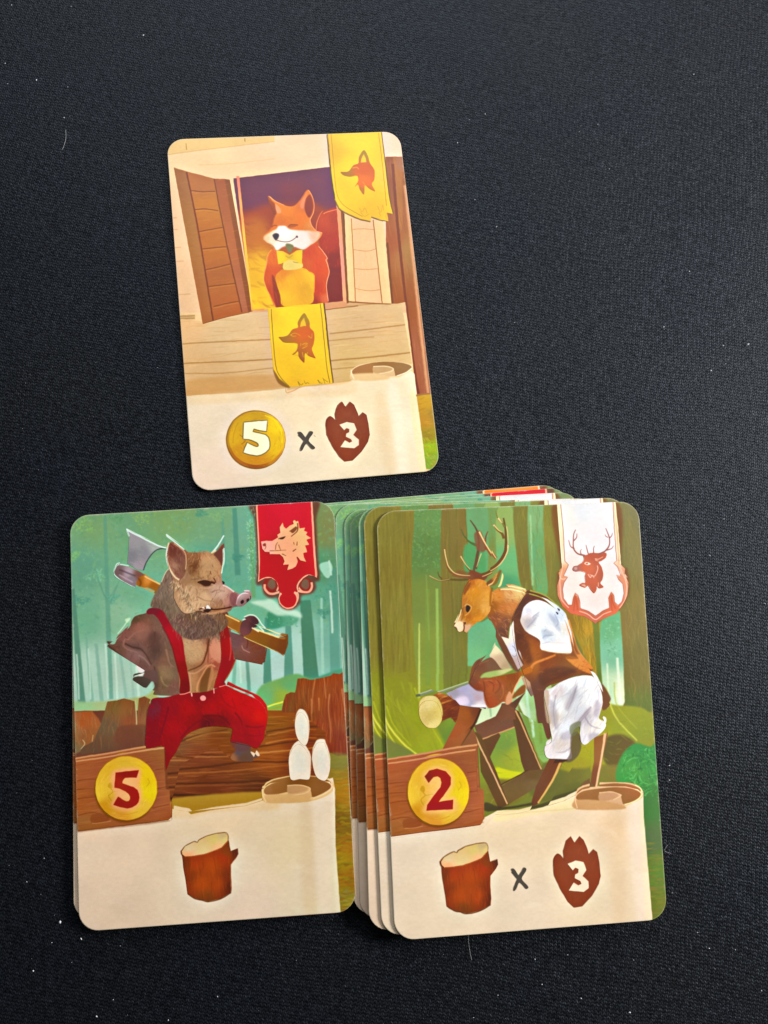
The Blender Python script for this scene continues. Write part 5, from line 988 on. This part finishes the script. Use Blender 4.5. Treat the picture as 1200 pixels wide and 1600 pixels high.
    p.fill('65,800 120,765 310,735 320,750 200,800 70,815', [(150, 780, 'a8b46c'), (280, 745, 'c8c488')], bl=.3)
    fa = '60,840 200,800 380,765 470,720 500,760 430,790 400,800 350,900 300,1010 280,1030 250,1020 130,1065 90,990 70,900'
    p.fill(fa, [(100, 880, 'b8683c'), (180, 950, 'a85c30'), (200, 830, 'a0602c'), (330, 790, '945424'), (300, 900, '9c6030'), (450, 750, 'b8702c'), (250, 980, 'b46c40')])
    p.dabs(p.mask(fa), 90, p.dir_(40, 60), 9, 2, ['c07844', '8c4c28', 'a86434'], a=.35, jit=.5); p.line('200,830 210,900 180,950', '7c4828', 1.6, a=.5, bl=.4); p.line('410,800 350,900 320,1000', 'f0b080', 1.7)
    p.fill('300,930 330,960 330,1010 290,1045 270,1020', 'd8a078', bl=.3)
    p.fill('430,800 480,850 510,960 490,975 440,890 410,820', [(450, 850, 'c09c7c'), (490, 930, '8c7060')], sm=0); p.fill('350,940 430,870 440,930 380,970 330,990', '94602c', bl=.4)
    # far leg in shadow
    p.fill('240,1030 300,1045 440,940 380,1020 330,1100 340,1210 180,1210', [(280, 1120, '84583c'), (380, 980, '6c4c34')], sm=0)
    # breeches
    br = '600,930 660,900 760,840 880,800 990,795 1040,830 1085,920 1100,1020 1080,1110 1070,1160 1120,1190 1125,1230 1090,1280 1020,1330 945,1385 905,1330 905,1230 850,1265 840,1330 832,1420 835,1500 760,1515 690,1505 620,1490 605,1400 665,1355 650,1240 640,1150 620,1060'
    p.fill(br, [(700, 920, 'd8cccc'), (830, 850, 'f4f4f4'), (950, 850, 'f8fafa'), (1040, 900, 'f8f4ec'), (720, 1050, 'f0f4f4'), (850, 950, 'd4d8e0'), (1000, 1000, 'f0f4f8'), (900, 1100, 'd8dce4'), (660, 1150, 'd4c4b4'), (800, 1250, 'e4e8f0'), (960, 1150, 'ccc4c8'), (1060, 1280, 'f0e8e0'), (780, 1500, 'f0ece8'), (760, 1400, 'd8ccc4'), (1060, 1080, 'f0e4dc'), (1080, 1240, 'f8f0d8')])
    Br = p.mask(br)
    p.dabs(Br, 230, p.dir_(-40, 80), 20, 3.4, ['fcfcfc', 'c4c8d4', 'e8ecf0', 'f8f4f0', 'd4ccd0'], a=.4, jit=.3, bend=.1)
    for t_ in ('640,1000 700,1050 720,1250 660,1180', '860,900 880,950 800,1090 780,1040', '960,1090 1000,1100 870,1260 840,1240', '1040,1000 1080,1040 1060,1150 1020,1120', '760,1280 860,1260 840,1330 740,1340', '980,1290 1080,1300 1010,1400'):
        p.fill(t_, 'b4acb4', bl=1.8, a=.6, clip=Br)
    for t, w in (('880,880 840,1000 800,1100', 2), ('1000,1060 920,1150 860,1230', 2.6), ('980,1110 900,1200 840,1290', 2), ('700,960 680,1100 700,1250', 2), ('860,1380 780,1440 700,1450', 2), ('950,1150 1000,1220 1090,1250', 2.4)): p.line(t, '9c94a0', w, w*.4, a=.6, bl=.6, clip=Br)
    p.fill('600,940 640,930 640,1100 660,1200 620,1180', 'c0a890', bl=.5, a=.8)
    p.tile(690, 1120, 4.2857)
    p.fill('865,130 905,100 930,140 930,230 880,295 830,300 860,240', '6c5c48', bl=.8, a=.75); p.fill('860,60 930,30 920,100 870,130', '7c8060', bl=.8, a=.7)
    p.fill('725,285 840,285 810,305 720,310', '5c3c28', bl=.3)
    p.tile(640, 1020, 6)
    # log on the horse, saw
    p.fill('210,445 310,395 370,405 430,440 480,500 470,600 420,700 380,650 260,700', [(300, 430, 'b8783c'), (350, 520, '944c24'), (420, 520, '7c3c24'), (380, 600, '783c20'), (280, 600, '8c5430')], sm=0)
    for t in ('260,430 340,410', '280,470 380,430', '290,520 420,470'): p.line(t, 'd89c58', 2.2, 1.4, bl=.3)
    p.dabs(p.mask('210,445 370,405 480,500 420,700 260,700', 0), 60, p.dir_(90, -30), 14, 2, ['a8602c', '6c3418', '8c4824'], a=.5, jit=.1)
    end = '85,530 120,465 180,445 240,455 280,500 303,580 300,640 260,695 210,708 150,690 100,620'
    p.fill(end, [(180, 480, 'e4d490'), (180, 600, 'd4c070'), (250, 560, 'dcc474'), (220, 680, 'e8d88c')]); p.dabs(p.mask(end), 90, lambda x, y: x*3+y*2, 6, 1.2, ['ecdc98', 'c8b060', 'd8c47c'], a=.5, jit=1); p.loop(end, 'b09440', .9, a=.6)
    sw = '395,430 340,380 560,283 600,300 640,330 690,350 712,440 722,518 590,510 470,490 430,445'
    p.fill(sw, [(420, 380, 'a8a0a8'), (500, 330, 'b4b0c8'), (560, 420, 'bcb4cc'), (640, 420, 'c0a8b0'), (650, 490, 'e8dcdc'), (480, 460, 'dcc8d8'), (560, 470, 'b4b0c0')], sm=0)
    p.fill('430,435 530,410 560,480 470,490', 'ecdcec', bl=1.5, a=.7); p.fill('580,490 700,485 710,512 600,508', 'f4ecec', bl=.3, a=.8)
    p.line('75,445 200,400 380,335 560,280', '8c9470', 4.2, 4.4); p.line('90,430 300,355 550,270', 'bcc494', 1.6); p.line('60,445 100,440', '707850', 4)
    p.line('410,445 380,400', 'b87c50', 2, a=.8); p.line('470,500 600,515 715,520', '5c4438', 1.8)
    p.fill('470,510 640,545 655,580 580,720 430,840 360,840 430,690', [(520, 620, 'a4602f'), (450, 780, 'a86438'), (600, 600, '845030')], sm=0); p.line('655,570 600,700 560,760', '5c3820', 3)
    # the gripping hand and forearm, drawn over the saw's end
    p.fill('556,285 600,215 640,250 700,232 820,250 900,290 880,440 800,510 740,518 700,440 690,365 620,345', [(600, 270, '84543a'), (680, 290, 'a45c38'), (760, 330, 'b4643a'), (760, 460, 'b0603a'), (850, 400, 'a06038'), (640, 330, '944c30')], bl=.3)
    Hn = p.mask('556,285 600,215 900,250 880,440 740,518 690,365'); p.dabs(Hn, 60, p.dir_(70, 50), 6, 1.4, ['c07848', '8c4c2c', 'a86038'], a=.4, jit=.5)
    for t_ in ('690,270 705,330 700,380', '740,262 790,300 780,360', '820,262 850,300 835,350 800,380', '700,380 720,440 745,490', '560,285 620,345 690,362'): p.line(t_, '6a3822', 1.3, .7, a=.7, bl=.2)
    for t_ in ('810,265 835,285', '700,262 740,258 780,268', '870,300 880,380 850,440'): p.line(t_, 'd08c58', 1.2, .7, a=.7, bl=.2)
    p.line('600,215 640,120 740,70', 'a08058', 1.1, a=.6); p.line('560,280 620,150 650,110', '5c4028', 1.2, a=.7)
    p.part('hand_saw', sw, 0, 'painted_deer'); p.part('sawn_log', end, 1, 'painted_deer')
    # antlers
    p.tile(660, 790, 7.5)
    an = (('690,870 640,810 560,760 500,680 450,590', '705828', 4, 1.4), ('650,830 500,830 380,800 300,740 260,500', '84602c', 5.5, 1.4), ('620,880 450,900 310,895 180,905 80,850', '705c28', 4.6, 1.2), ('230,890 190,850 180,800', '706028', 2.4, 1),
          ('640,830 760,800 870,720 950,600 975,480 970,300 950,150', '745820', 8, 2.2), ('950,400 930,340 870,290 830,220', '7c6424', 4.6, 1.6), ('960,260 930,200 880,150 860,60', '808038', 3.4, 1), ('860,640 780,540 720,430 660,300', '8c6434', 5, 2),
          ('620,740 640,600 660,460 640,300 560,170', '6c5838', 6, 1.6), ('640,470 560,430 490,370 450,280', '607038', 4, 1.2), ('740,520 740,380 770,300', '8c5c38', 4, 1.2), ('600,820 610,720 640,620', '6c5c38', 4, 3))
    for t, c, w, w1 in an: p.line(t, c, w, w1)
    p.fill('610,330 680,300 720,400 735,530 650,530 620,460', '8c6040', bl=.6, a=.8); p.fill('560,760 700,800 760,830 700,890 540,900', '84502c', bl=.7)
    p.fill('420,760 560,790 600,860 440,870 340,830', '8c5c34', bl=.9, a=.7)
    for t, w in (('665,305 740,450 860,640', 2.6), ('450,590 500,680 560,750', 1.6), ('260,510 300,700 400,800 560,820', 1.7), ('690,560 660,640 635,720', 1.3), ('1000,480 990,560 930,680 820,780 700,830', 1.9), ('830,225 880,290 935,325', 1.8), ('885,150 935,210', 2.4), ('80,850 190,905 320,890', 1), ('985,250 1000,400 990,520', 1.1)):
        p.line(t, 'ecd094', w, w*.5)
    # head
    hd = '480,1000 520,930 560,880 660,860 760,900 800,980 830,1060 800,1180 790,1240 720,1330 640,1370 570,1430 520,1490 480,1470 430,1480 395,1440 370,1410 400,1360 430,1270 455,1210 460,1120'
    p.fill(hd, [(560, 900, 'b87030'), (620, 1000, 'd89434'), (740, 1050, 'e0a44c'), (560, 1080, 'd49438'), (500, 1100, 'b87c38'), (620, 1250, 'c4842c'), (740, 1200, 'e4ac5c'), (540, 1300, 'b87420'), (640, 1340, 'd8983c'), (440, 1400, 'e8c898'), (540, 1440, 'c8a070'), (460, 1200, 'a87438'), (700, 920, 'd49444')])
    Hm = p.mask(hd); p.dabs(Hm, 330, p.dir_(-40, 60), 8, 1.3, ['e4ac54', 'c4802c', 'dc9c40', 'b87428', 'ecb868'], a=.38, jit=.5)
    p.fill('375,1410 410,1365 460,1360 480,1400 470,1460 430,1480 400,1440', 'f4d8b0', bl=.4); p.fill('490,1420 560,1390 560,1440 510,1480', 'dcb48c', bl=.4); p.fill('370,1420 400,1430 410,1470 380,1455', '4c3c20', bl=.3)
    p.line('485,1390 490,1440 480,1475', '5c3820', 1.5); p.fill('475,1370 510,1365 500,1395', '7c4c24'); p.line('455,1215 435,1290 392,1380', 'f4e4b4', 1.3); p.line('465,1200 480,1280 450,1350', '8c5c24', 1.8, a=.6, bl=.3)
    p.fill('510,1180 540,1170 560,1200 540,1245 515,1240', '3c2010'); p.line('495,1180 520,1155 560,1175 575,1200 540,1260 500,1290', 'e8b874', 1.3, a=.8)
    p.fill('480,1000 520,930 570,900 540,980 490,1050', '8c5420', bl=.7, a=.8)
    p.fill('750,910 800,860 870,820 870,870 820,930 770,945', [(800, 890, '805828'), (850, 850, 'c09048')]); p.line('770,940 830,900 875,825', 'f0c080', 2.2); p.fill('885,955 910,900 930,820 942,870 920,940', 'ecdc90'); p.fill('820,940 880,900 920,800 900,780 870,830', '8c702c', bl=.4)
    p.line('815,960 800,1050 795,1180', '9c5c14', 3, a=.7, bl=.5); p.fill('600,1430 720,1350 800,1330 700,1400', '6c6c34', bl=.6, a=.7)
    p.part('head', hd, 1, 'painted_deer')
    p.tile(740, 910, 5.4545)
    p.part('vest', '330,300 400,150 450,95 540,110 640,170 770,310 830,460 880,620 1010,780 880,790 760,840 600,930 510,960 480,950 430,790 380,660 340,480', 1, 'painted_deer'); p.part('shirt_sleeve', slv, 1, 'painted_deer'); p.part('breeches', br, 1, 'painted_deer')
    p.parts.append(('painted_deer', p.q('-150,120 -60,30 0,-20 -100,-40 -250,-60 -350,-330 -140,-430 -60,-200 -50,-620 20,-640 120,-600 180,-560 140,-100 300,40 435,85 540,110 770,310 880,620 1010,780 1165,1040 1100,1150 1150,1260 1120,1330 1050,1900 980,1900 1000,1500 940,1380 870,1530 540,2050 450,2000 700,1500 640,1200 545,1200 300,1045 100,1080 -560,840 -550,780 -30,780 60,680 185,530 190,400 120,300 0,380 -120,330'), None, None))
    # banner, paper, symbols
    white_banner(p)
    p.tile(880, 1180, 6.154)
    sc = '-780,640 -650,570 -440,560 -200,500 0,440 120,380 180,330 340,300 600,300 720,330 770,380 775,600 800,900 830,1250 855,1540 860,1900 -1700,1900 -1700,740'
    p.fill(sc, [(-1400, 1000, 'f0dcc0'), (-1000, 1400, 'ecd8b8'), (-600, 700, 'f0d8b0'), (-200, 600, 'f4dcb4'), (200, 700, 'f2d8b4'), (350, 1000, 'ecd4b0'), (400, 1300, 'ecd8b4'), (500, 700, 'ecc89c'), (680, 700, 'f6e0c0'), (700, 1200, 'f4dcb8'), (600, 1400, 'f0d8b4'), (-400, 1400, 'ecd8bc')], sm=0)
    P = p.mask(sc, 0)
    p.fill('-640,570 -440,560 0,450 140,400 140,520 -200,560 -640,640', 'f0e098', bl=1.6, a=.7, clip=P); p.line('-650,590 -300,545 100,515', 'd0b070', 1.4, a=.5, bl=.8)
    p.fill('640,500 720,500 790,1540 700,1540', 'f8e4cc', bl=4, a=.8, clip=P); p.fill('450,550 560,540 600,1540 480,1540', 'e8c89c', bl=5, a=.6, clip=P); p.fill('735,480 775,480 850,1540 790,1540', 'f0eab8', bl=1.5, a=.5, clip=P)
    p.dabs(P, 160, 10, 40, 12, ['f4e4c8', 'e4ccA4', 'f0dcb8'], a=.12)
    p.px += (hexc('ecdfd0')-p.px)*.3*P[..., None]
    p.fill('120,380 200,325 340,300 600,300 700,325 765,380 740,420 640,470 560,490 140,520', 'e4be90')
    p.fill('125,400 180,350 300,325 480,308 620,315 720,345 745,380 700,430 580,470 540,420 340,440 160,435', [(200, 400, 'a87848'), (480, 320, 'a07444'), (640, 400, 'a87848')])
    p.fill('345,360 460,355 550,380 575,475 520,500 350,490', 'dcb48c', sm=0); p.fill('350,365 450,360 530,380 490,420 355,440', 'cca078', bl=.4); p.line('345,360 460,352 550,378 545,395 480,430', 'ecc898', 1.3)
    p.fill('120,435 350,435 570,480 560,520 130,520', 'd4a878', bl=.6); p.line('115,390 120,450 135,510', 'f0cca0', 1.6); p.line('590,475 690,440 755,385 735,345 690,322', 'f4ecb0', 1.8)
    p.part('scroll', '-780,712 -650,570 -440,560 -200,500 0,440 120,380 180,330 340,300 600,300 720,330 770,380 775,600 800,900 830,1250 855,1540 860,1900 -1700,1900 -1700,800', 0)
    p.tile(593.2, 1057.6, 6.2, 5.88)
    plaque(p, 2, None)
    p.tile(674.7, 1295.5, 10*.985, 10*.975)
    log_symbol(p)
    p.tile(667.5, 1281, 4.45, 3.93)
    cross(p)
    p.tile(679.5, 1285.5, 4.24, 3.87)
    paw(p)
    p.finish(.04, 61)
    return p

# ---------------------------------------------------------------- geometry helpers
def ray_plane(pts, z0, gx=0.0, gy=0.0):
    """points of the picture (1200 x 1600) carried along the camera's rays onto the plane z = z0 + gx*x + gy*y (mm)"""
    out = []
    for x, y in pts:
        d = R_WC.T @ np.array([x-600, 800-y, -F_PX])
        t = (z0-CAM_H)/(d[2]-gx*d[0]-gy*d[1])
        out.append((t*d[0], t*d[1]))
    return np.array(out)

def round_rect(r, inset=0.0, n=9):
    P = []
    for cx, cy, a0 in ((r, r, 180), (W_MM-r, r, 270), (W_MM-r, L_MM-r, 0), (r, L_MM-r, 90)):
        for k in range(n):
            a = math.radians(a0+90*k/(n-1)); q = r-inset
            P.append((cx+q*math.cos(a), cy+q*math.sin(a)))
    return np.array(P)

def mesh_obj(name, V, F, mats, parent=None, uv=None, fm=None):
    me = bpy.data.meshes.new(name); me.from_pydata([tuple(v) for v in V], [], F); me.update()
    for m in mats: me.materials.append(m)
    if uv is not None:
        l = me.uv_layers.new(name='print')
        idx = np.zeros(len(me.loops), np.int32); me.loops.foreach_get('vertex_index', idx)
        l.data.foreach_set('uv', np.asarray(uv, np.float32)[idx].ravel())
    if fm is not None: me.polygons.foreach_set('material_index', fm)
    o = bpy.data.objects.new(name, me); C.objects.link(o)
    if parent: o.parent = parent
    return o

RC = 4.0                                    # corner radius, mm
TH_MM = 0.3                                  # card thickness, mm
BOW = 0.0

def clip_convex(P, Q):
    """keep the part of outline P that lies inside the convex outline Q (counter-clockwise in x, y)"""
    out = [np.array(p, float) for p in P]
    for i in range(len(Q)):
        a, b = Q[i], Q[(i+1) % len(Q)]; e = b-a
        if abs(e[0])+abs(e[1]) < 1e-9: continue
        f = lambda p: e[0]*(p[1]-a[1])-e[1]*(p[0]-a[0])
        src, out = out, []
        for k in range(len(src)):
            p, q = src[k-1], src[k]; fp, fq = f(p), f(q)
            if (fp >= 0) != (fq >= 0): out.append(p+(q-p)*fp/(fp-fq))
            if fq >= 0: out.append(q)
        if len(out) < 3: return np.zeros((0, 2))
    return np.array(out)

def make_card(quad, ztop, P, mat, label, group, gx=0.0, gy=0.0, keep=None):
    """one card: paper body with a printed face, and the printed elements that stand out on it"""
    W = ray_plane(quad, ztop, gx, gy)
    Hc = homog([(0, 0), (W_MM, 0), (W_MM, L_MM), (0, L_MM)], W)          # card millimetres (y down from the top edge) -> table
    org = happly(Hc, [(W_MM/2, L_MM/2)])[0]
    zc = ztop+gx*org[0]+gy*org[1]
    def to3(Q, dz):
        w = happly(Hc, Q); z = ztop+gx*w[:, 0]+gy*w[:, 1]+dz
        return np.c_[(w[:, 0]-org[0]), (w[:, 1]-org[1]), z-(zc-TH_MM)]*MM
    rings = [(round_rect(RC, .07), -TH_MM), (round_rect(RC), -TH_MM+.06), (round_rect(RC), -.07), (round_rect(RC, .02), -.02), (round_rect(RC, .08), 0.0)]
    V = np.concatenate([to3(q, dz) for q, dz in rings]); UV = np.concatenate([q/[W_MM, L_MM] for q, dz in rings]); UV[:, 1] = 1-UV[:, 1]
    n = len(rings[0][0]); F = []; fm = []
    for k in range(len(rings)-1):
        for i in range(n):
            j = (i+1) % n; F.append((k*n+j, k*n+i, (k+1)*n+i, (k+1)*n+j)); fm.append(0 if k < 3 else 1)
    F.append(tuple(range(4*n, 5*n))[::-1]); fm.append(1); F.append(tuple(range(n))); fm.append(0)
    body = mesh_obj('game_card', V, F, [M_EDGE, mat], None, UV, fm)
    bm = bmesh.new(); bm.from_mesh(body.data); bmesh.ops.recalc_face_normals(bm, faces=bm.faces); bm.to_mesh(body.data); bm.free()
    body.location = (org[0]*MM, org[1]*MM, (zc-TH_MM)*MM)
    body['label'] = label; body['category'] = 'playing card'
    if group: body['group'] = group
    made = {}
    lim = np.array([W_MM, L_MM])
    order = sorted(range(len(P.parts)), key=lambda i: (P.parts[i][2] is not None))
    for rank, i in enumerate(order):
        nm, Q, par, lab = P.parts[i]
        if keep is not None and nm not in keep: continue
        if par and par not in made: continue
        q = Q/DPM
        q = clip_convex(q, round_rect(RC, .14))
        if len(q) < 3: continue
        keepi = [0]
        for a in range(1, len(q)):
            if np.linalg.norm(q[a]-q[keepi[-1]]) > .05: keepi.append(a)
        q = q[keepi]
        if len(q) < 3: continue
        if np.linalg.norm(q[0]-q[-1]) < .05: q = q[:-1]
        tr = tessellate_polygon([[Vector((a, b, 0)) for a, b in q]])
        top = to3(q, .005*(rank+1)); bot = to3(q, .0006); m_ = len(q)
        uvq = q/lim; uvq[:, 1] = 1-uvq[:, 1]
        F = []
        for t in tr:
            a, b, c = (q[k] for k in t); s = (b[0]-a[0])*(c[1]-a[1])-(b[1]-a[1])*(c[0]-a[0])
            F.append(tuple(t) if s < 0 else tuple(t)[::-1])
        s2 = sum(q[k][0]*q[(k+1) % m_][1]-q[(k+1) % m_][0]*q[k][1] for k in range(m_))
        for k in range(m_):
            j = (k+1) % m_
            f = (k, j, m_+j, m_+k)
            F.append(f if s2 > 0 else f[::-1])
        o = mesh_obj(nm, np.concatenate([top, bot]), F, [mat], made.get(par, body) if par else body, np.concatenate([uvq, uvq]))
        if lab: o['label'] = lab
        made[nm] = o
    return body

# ---------------------------------------------------------------- the cloth
M_CLOTH = cloth_material()
M_EDGE = plain_material('card_paper_edge', (.50, .46, .40))
M_LINT = plain_material('pale_lint', (.55, .56, .58), .9)
rng = np.random.RandomState(7)
nx, ny = 150, 170
xs = np.linspace(-420, 420, nx); ys = np.linspace(-380, 560, ny)
h = noise2(ny, nx, 14, 14, 91)*.6+noise2(ny, nx, 5, 5, 92)*.25
V = [(x*MM, y*MM, -(.05+h[j, i])*MM) for j, y in enumerate(ys) for i, x in enumerate(xs)]
F = [(j*nx+i, j*nx+i+1, (j+1)*nx+i+1, (j+1)*nx+i) for j in range(ny-1) for i in range(nx-1)]
cloth = mesh_obj('table_cloth', V, F, [M_CLOTH]); cloth['kind'] = 'structure'
for p_ in cloth.data.polygons: p_.use_smooth = True

# ---------------------------------------------------------------- the cards
P_FOX, P_BOAR, P_DEER = paint_fox(), paint_boar(), paint_deer()
P_WOODS, P_WOODS_O = paint_woods('white'), paint_woods('orange')
M_FOX, M_BOAR, M_DEER = print_material('fox_card_print', P_FOX), print_material('boar_card_print', P_BOAR), print_material('deer_card_print', P_DEER)
M_WOODS, M_WOODS_O = print_material('woodland_card_print', P_WOODS), print_material('orange_banner_card_print', P_WOODS_O)
G_FAN = 'cards fanned in the right-hand pile'
UNDER = ('hanging_banner', 'price_board', 'scroll')
fan = [  # quad (TL, TR, BR, BL in the picture), print, material, label
    ([(466, 790), (876, 756), (945, 1377), (520, 1408)], P_WOODS_O, M_WOODS_O, 'lowest fanned card, only a thin orange banner end showing at the top of the pile'),
    ([(478, 792), (887, 761), (952, 1380), (528, 1411)], P_BOAR, M_BOAR, 'fanned card showing a thin strip of red banner just below the orange strip'),
    ([(494, 790), (903, 768), (955, 1385), (530, 1409)], P_WOODS, M_WOODS, 'fanned card whose short white banner end shows directly below the red strip'),
    ([(523, 788), (932, 778), (960, 1396), (540, 1412)], P_WOODS, M_WOODS, 'fanned card whose olive-grey top left corner touches the right edge of the boar card'),
    ([(537, 796), (944, 789), (975, 1408), (553, 1430)], P_WOODS, M_WOODS, 'shadowed dark card edge, second to the right of the boar card'),
    ([(546, 800), (952, 792), (985, 1414), (563, 1437)], P_WOODS, M_WOODS, 'shadowed teal card edge next to the left of the bright mint edged card'),
    ([(559.5, 793), (968, 787), (1003, 1428), (577, 1455)], P_WOODS, M_WOODS, 'card with a bright mint green left edge, third from the top of its pile'),
    ([(567, 792), (977, 777), (1021, 1428), (597, 1463)], P_DEER, M_DEER, 'olive card directly under the deer card, its left edge and white banner top showing'),
]
# the three topmost cards lean: their left edges stand a little clear of the ones below
TILT = -0.020
for k, (q, P_, m_, lab) in enumerate(fan):
    lean = k > 5
    make_card(q, TH_MM*(k+1)+(1.25+.22*(k-6) if lean else 0), P_, m_, lab, G_FAN, keep=UNDER, gx=TILT if lean else 0.0)
make_card(DEER_Q, TH_MM*9+1.75, P_DEER, M_DEER, 'deer in brown vest sawing a log, red number 2, on top of its pile', G_FAN, gx=TILT)
# the boar card and the one below it lean on the left side of the fan
gx = 0.016
make_card([(111, 812), (519, 790), (548, 1418), (115, 1438)], 1.95, P_BOAR, M_BOAR, 'card hidden under the boar card, only its lower left edge showing', 'cards in the left-hand pile', gx=gx, keep=UNDER)
make_card(BOAR_Q, 2.50, P_BOAR, M_BOAR, 'boar in red trousers carrying an axe, red number 5, under a red banner', 'cards in the left-hand pile', gx=gx)
make_card(FOX_Q, .62, P_FOX, M_FOX, 'single card lying apart with a fox in a window and yellow banners', None)

# ---------------------------------------------------------------- lint on the cloth
def lint():
    V, F = [], []
    def blob(x, y, r, e=1.5):
        r *= .82
        a = rng.uniform(0, math.pi); n = len(V); z = max(-.25, -.3)+.3
        c, s = math.cos(a), math.sin(a)
        for k in range(5):
            t = 2*math.pi*k/5; u = r*e*math.cos(t)*rng.uniform(.7, 1.2); v = r*math.sin(t)*rng.uniform(.7, 1.2)
            V.append(((x+c*u-s*v)*MM, (y+s*u+c*v)*MM, .02*MM))
        V.append((x*MM, y*MM, (.04+r*.7)*MM)); V.append((x*MM, y*MM, -.1*MM))
        for k in range(5):
            F.append((n+k, n+(k+1) % 5, n+5)); F.append((n+(k+1) % 5, n+k, n+6))
    def fibre(pts, r):
        pts = spline(np.array(pts, float), False, 5); n0 = len(V)
        for i, (x, y) in enumerate(pts):
            d = pts[min(i+1, len(pts)-1)]-pts[max(i-1, 0)]; d = d/max(np.linalg.norm(d), 1e-6); nn = (-d[1], d[0])
            for a, b in ((1, 0), (0, 1), (-1, 0), (0, -1)):
                V.append(((x+nn[0]*a*r)*MM, (y+nn[1]*a*r)*MM, (.12+b*r)*MM))
        for i in range(len(pts)-1):
            for k in range(4):
                F.append((n0+i*4+k, n0+i*4+(k+1) % 4, n0+(i+1)*4+(k+1) % 4, n0+(i+1)*4+k))
    named = ((18, 8, .13), (111, 10, .09), (224, 55, .2), (57, 125, .2), (8, 99, .13), (100, 184, .17), (12, 131, .12), (106, 136, .1), (71, 66, .08), (758, 178, .15), (715, 223, .16), (733, 187, .09), (934, 194, .13), (905, 206, .09),
             (1084, 116, .14), (1173, 189, .13), (1077, 424, .16), (1037, 511, .16), (1130, 540, .14), (1169, 538, .24), (1111, 579, .2), (1134, 568, .1), (804, 504, .1), (742, 312, .12), (776, 354, .14), (952, 264, .13),
             (1109, 868, .16), (1131, 811, .13), (1100, 821, .1), (1143, 806, .1), (1195, 943, .12), (1070, 888, .1), (94, 1441, .26), (127, 1467, .2), (69, 1341, .1), (42, 1378, .09), (52, 1517, .17), (151, 1588, .18), (340, 1557, .12), (263, 1594, .15),
             (81, 1473, .1), (177, 1562, .1), (188, 1478, .07), (908, 1560, .14), (984, 1582, .19), (1108, 1482, .14), (847, 1538, .12), (778, 1555, .1), (990, 1500, .1), (887, 1492, .1), (740, 1590, .1), (1190, 1548, .15), (1149, 1484, .11), (1020, 1434, .12), (836, 1499, .12), (1046, 1196, .16), (1046, 1219, .12), (1090, 1457, .1), (1050, 1395, .1))
    for x, y, r in named:
        q = ray_plane([(x, y)], 0)[0]; blob(q[0], q[1], r)
    for _ in range(520):
        x, y = rng.uniform(-150, 150), rng.uniform(-120, 260)
        blob(x, y, rng.uniform(.025, .06))
    for pts in ([(731, 1458), (733, 1480), (737, 1500)], [(1043, 1320), (1038, 1329), (1048, 1333)], [(103, 203), (103, 218), (98, 234)]):
        fibre(ray_plane(pts, 0), .02)
    o = mesh_obj('lint', V, F, [M_LINT]); o['kind'] = 'stuff'
lint()
